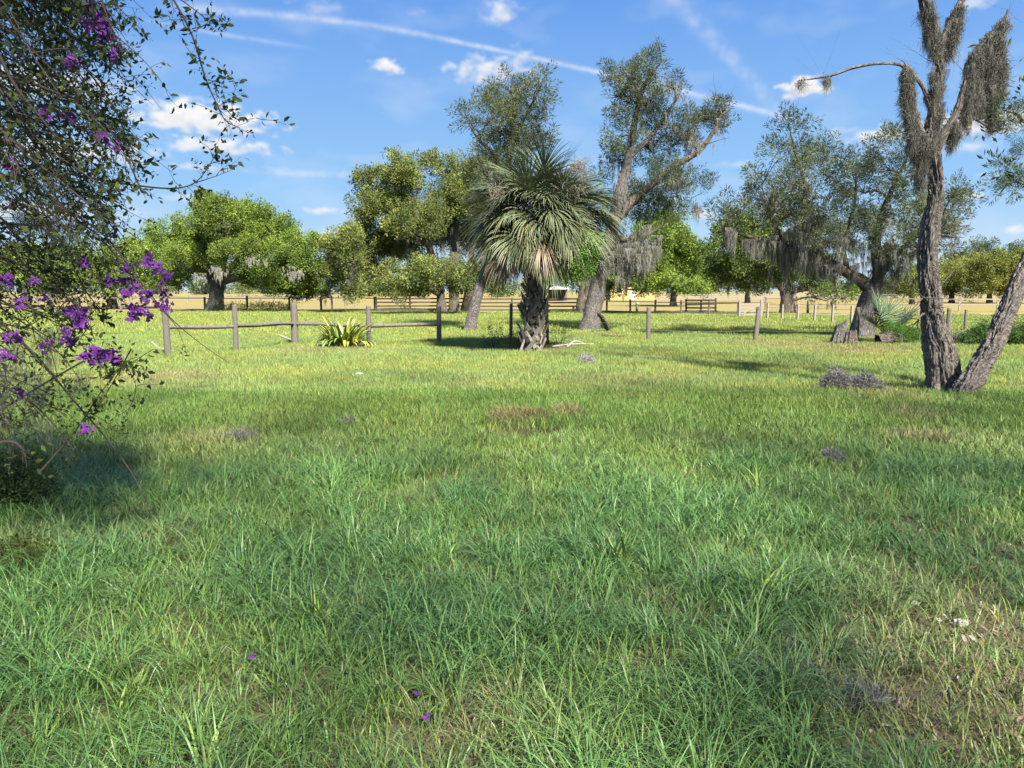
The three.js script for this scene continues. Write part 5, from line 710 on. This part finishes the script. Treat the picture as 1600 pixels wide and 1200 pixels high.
{ // paler dry grass round the big trunk, the stump and the shrub side of the lawn
  const r = rng(887), g = tuft(888, 46, 0.24, 0.05, 0.14, 0.0055, 1.0, 4, 0, 0.15), L = [];
  for (const [px, py, w, h, n] of [[1390, 620, 50, 8, 90], [1430, 655, 30, 6, 40], [1440, 690, 40, 6, 24], [1330, 548, 60, 5, 70], [1210, 538, 60, 4, 50], [250, 590, 40, 5, 50], [520, 548, 60, 4, 40], [330, 692, 24, 5, 24], [870, 547, 18, 3, 20]]) for (let k = 0; k < n; k++) { const p = stand(px + (r() + r() - 1) * w * 1.5, py + (r() + r() - 1) * h * 1.6), q = 0.7 + 0.6 * r(); L.push({ p, q: qY(r() * 6.283, 0.4, r), s: 0.7 + 0.5 * r(), c: r() < 0.7 ? [0.235 * q, 0.20 * q, 0.115 * q] : [0.20 * q, 0.22 * q, 0.075 * q] }); }
  tag(copies('dry_grass', g, M.dull, L, scene), 'pale dry grass around the big twin trunk, the stump and the rail fence', 'grass');
}
// brighter broad-bladed clumps
for (const [px, py, s, n, label] of [[965, 885, 1.25, 1, 'bright yellow green broad bladed clump right of the middle grass'], [845, 1000, 0.95, 2, 'bright short broad bladed clump in the middle of the near grass'], [500, 985, 0.9, 3, 'small bright tuft in the left part of the near grass'], [195, 1112, 0.8, 4, 'pale star shaped tuft in the near left grass'], [330, 1195, 0.75, 5, 'upright pale green blades at the bottom picture edge'], [1185, 770, 1.0, 6, 'green leafy clump in the grass right of the middle'], [1190, 940, 1.2, 7, 'tall green clump right of the middle in the near grass']]) {
  const p = stand(px, py), m = mesh('grass_clump', tuft(890 + n, 26, 0.05, 0.16, 0.36, 0.011, 1.0, 6, 0, 0.15), M.grass2 ||= new THREE.MeshPhysicalMaterial({ vertexColors: true, color: new THREE.Color(0.16, 0.24, 0.04), roughness: 0.5, side: THREE.DoubleSide }), scene); m.position.copy(p); m.scale.setScalar(s); tag(m, label, 'grass clump', 'bright grass clumps');
}
// fallen branches and sticks
for (const [pts, w, label, mat] of [[[[238, 540, 0.10], [252, 548, 0.02], [272, 552, 0.03], [292, 557, 0.02]], 0.035, 'pale fallen branch at the foot of the end rail post', M.greyTwig], [[[436, 529, 0.12], [452, 532, 0.04], [468, 536, 0.02]], 0.03, 'thin pale stick leaning by the thickest rail post', M.greyTwig], [[[930, 526, 0.03], [955, 528, 0.05], [985, 527, 0.02]], 0.05, 'dark fallen branch in front of the tall forked tree', M.barkDark], [[[862, 545, 0.05], [890, 543, 0.08], [922, 541, 0.04]], 0.03, 'pale broken palm stalk right of the palm', M.greyTwig], [[[885, 545, 0.03], [900, 541, 0.13], [912, 540, 0.05]], 0.035, 'short bleached stick beside the broken palm stalk', M.greyTwig], [[[1250, 1030, 0.02], [1275, 1055, 0.03], [1305, 1075, 0.02]], 0.006, 'dry forked stem lying in the near corner grass', M.greyTwig], [[[1130, 1132, 0.03], [1150, 1145, 0.04], [1165, 1160, 0.02]], 0.006, 'thin dry twig lying at the lower edge', M.greyTwig], [[[990, 558, 0.02], [1015, 559, 0.03], [1040, 561, 0.02]], 0.02, 'thin bleached stick in the open lawn right of the palm', M.greyTwig]]) {
  const q = pts.map(([x, y, h]) => stand(x, y).add(V(0, h, 0))), base = q[0].clone().lerp(q[q.length - 1], 0.5); base.y = 0; const m = mesh('fallen_branch', from(limb(q, [w, w * 0.85, w * 0.6, w * 0.3], 8, 20, (a, l) => 0.15 * w * n3(Math.cos(a), Math.sin(a), l * 4)), base), mat, scene); m.position.copy(base); tag(m, label, 'branch');
}
{ // the lichened prop leaning on the forked tree
  const a = at(935, 489, 28.2), b = stand(951, 519), m = mesh('leaning_branch', from(limb([b, a.clone().lerp(b, 0.5).add(V(0.03, 0.02, 0)), a], [0.10, 0.09, 0.07], 10, 24, (an, l) => 0.03 * n3(Math.cos(an), Math.sin(an), l * 6)), b), M.barkDark, scene); m.position.copy(b); tag(m, 'short broken branch propped against the tall forked tree', 'branch');
}
// stones, shells and scraps
const lump = seed => { const g = new THREE.IcosahedronGeometry(1, 3), p = g.attributes.position; for (let i = 0; i < p.count; i++) { const v = V().fromBufferAttribute(p, i), k = 1 + 0.3 * n3(v.x * 1.4 + seed, v.y * 1.4, v.z * 1.4) + 0.12 * n3(v.x * 4, v.y * 4 + seed, v.z * 4); p.setXYZ(i, v.x * k, v.y * k * 0.55, v.z * k * 0.8); } g.computeVertexNormals(); return g; };
for (const [px, py, s, label, mat] of [[562, 587, 0.09, 'white angular stone in the open lawn below the lily', M.bone], [1500, 974, 0.036, 'flat white stone in the near corner grass', M.bone], [1465, 968, 0.018, 'small white chip left of the flat stone', M.bone], [1240, 762, 0.03, 'little white scrap in the grass right of the middle', M.bone], [405, 672, 0.035, 'small white scrap at the shade edge', M.bone], [1446, 660, 0.05, 'pale stone below the twin trunk', M.stone], [925, 541, 0.07, 'pale stone at the end of the broken palm stalk', M.bone]]) { const p = stand(px, py), m = mesh('stone', lump(px), mat, scene); m.position.copy(p).y += s * 0.2; m.scale.setScalar(s); tag(m, label, 'stone'); }
{ // an old striped seed cone
  const p = stand(1322, 993), root = thing('seed_cone', p, 'pale open cone lying in the near corner grass', 'cone'), r = rng(5);
  for (let k = 0; k < 26; k++) { const b = new Build(), t = k / 26, a = k * 2.4, R = 0.032 * Math.sin(Math.PI * (0.15 + 0.8 * t)), c = [0.42, 0.34, 0.22], o = V((t - 0.5) * 0.11, 0.03, 0), d = V(0.4, Math.cos(a), Math.sin(a)).normalize(), s = V(0, -Math.sin(a), Math.cos(a)); b.ribbon([o, o.clone().addScaledVector(d, R * 0.6), o.clone().addScaledVector(d, R)], s, t2 => 0.016 + 0.008 * t2, c); const m = mesh('scale', b.geo(), M.dull, root); } root.rotation.y = 0.6;
}
// dead leaves on the ground and fallen blossoms
{
  const r = rng(900), b = new Build(); const c = [1, 1, 1], v = [b.v(V(-0.035, 0, 0), c), b.v(V(-0.01, 0.008, 0.013), c), b.v(V(0.02, 0.012, 0.011), c), b.v(V(0.04, 0.004, 0), c), b.v(V(0.02, 0.01, -0.012), c), b.v(V(-0.01, 0.006, -0.014), c), b.v(V(0, -0.004, 0), c)]; for (let k = 0; k < 6; k++) b.tri(v[k], v[(k + 1) % 6], v[6]);
  const L = []; for (let k = 0; k < 1700; k++) { const near = r() < 0.6, x = near ? 0.9 + 2.6 * r() : (r() - 0.5) * 9, z = near ? -2.2 - 3.2 * r() : -2.2 - 7 * r(); if (!near && r() > 0.25 + dryness(x, z)) continue; const g = 0.6 + 0.7 * r(); L.push({ p: V(x, height(x, z) + 0.008 + 0.03 * r() * r(), z), q: new THREE.Quaternion().setFromEuler(new THREE.Euler((r() - 0.5) * 1.2, r() * 6.283, (r() - 0.5) * 1.2)), s: 0.28 + 0.5 * r(), c: r() < 0.3 ? [0.34 * g, 0.30 * g, 0.25 * g] : [0.22 * g, 0.15 * g, 0.09 * g] }); }
  const o = copies('leaf_litter', b.geo(), M.dull, L, scene); tag(o, 'brown dead leaves scattered in the short grass of the near corner', 'leaves');
  const bl = new Build(); for (let j = 0; j < 3; j++) { const a = j * 2.1, d = V(Math.cos(a), 0.35, Math.sin(a)), s = V(-Math.sin(a), 0, Math.cos(a)), cc = [0.2, 0.02, 0.33]; const q = [bl.v(V(0, 0, 0), cc), bl.v(d.clone().multiplyScalar(0.014).addScaledVector(s, 0.012), cc), bl.v(d.clone().multiplyScalar(0.032), cc), bl.v(d.clone().multiplyScalar(0.014).addScaledVector(s, -0.012), cc)]; bl.tri(q[0], q[1], q[2]); bl.tri(q[0], q[2], q[3]); } const bg = bl.geo(true);
  for (const [px, py, label] of [[397, 1052, 'fallen purple blossom left of the middle in the near grass'], [652, 1102, 'fallen purple blossom near the bottom middle'], [667, 1140, 'fallen purple blossom at the bottom edge']]) { const p = stand(px, py), m = mesh('fallen_blossom', bg, M.bract, scene); m.position.copy(p).y += 0.06; m.rotation.set(0.4, px, 0.3); m.scale.setScalar(0.65); tag(m, label, 'blossom'); }
}
// ---------------------------------------------------------------- buildings far off
{
  const A = stand(950, 468), B = stand(1018, 468), base = A.clone().lerp(B, 0.5), w = A.distanceTo(B), root = thing('yellow_house', base, 'small yellow house far behind the tall forked tree', 'house');
  mesh('wall', new THREE.BoxGeometry(w, 3.4, 7).translate(0, 1.65, 0), M.yellowWall, root);
  const s = new THREE.Shape(); s.moveTo(-4.2, 3.3); s.lineTo(0, 5.6); s.lineTo(4.2, 3.3); s.lineTo(4.0, 3.15); s.lineTo(0, 5.3); s.lineTo(-4.0, 3.15); const g = new THREE.ExtrudeGeometry(s, { depth: w + 0.8, bevelEnabled: false }).translate(0, 0, -w / 2 - 0.4).rotateY(Math.PI / 2); mesh('roof', g, M.roofGrey, root);
  for (const x of [-w * 0.3, w * 0.3]) { const o = mesh('window', new THREE.BoxGeometry(1.2, 1.3, 0.08).translate(x, 1.9, 3.52), M.white, root); mesh('pane', new THREE.BoxGeometry(1.0, 1.1, 0.04).translate(x, 1.9, 3.56), M.glass, o); }
  mesh('door', new THREE.BoxGeometry(1.0, 2.1, 0.08).translate(0, 1.05, 3.52), M.white, root);
}
{
  const base = stand(870, 470), root = thing('open_shed', base, 'little open shed with a pale roof seen just right of the palm trunk', 'shed');
  for (const [x, z] of [[-1.6, -1.2], [1.6, -1.2], [-1.6, 1.2], [1.6, 1.2]]) mesh('post', new THREE.BoxGeometry(0.16, 2.1, 0.16).translate(x, 1.0, z), M.boardMid, root);
  const g = new THREE.BoxGeometry(4.0, 0.12, 3.2).rotateX(0.14).translate(0, 2.2, 0); mesh('roof', g, M.white, root); mesh('back_wall', new THREE.BoxGeometry(3.2, 1.9, 0.08).translate(0, 0.95, -1.22), M.boardDark, root);
}
renderer.render(scene, camera);
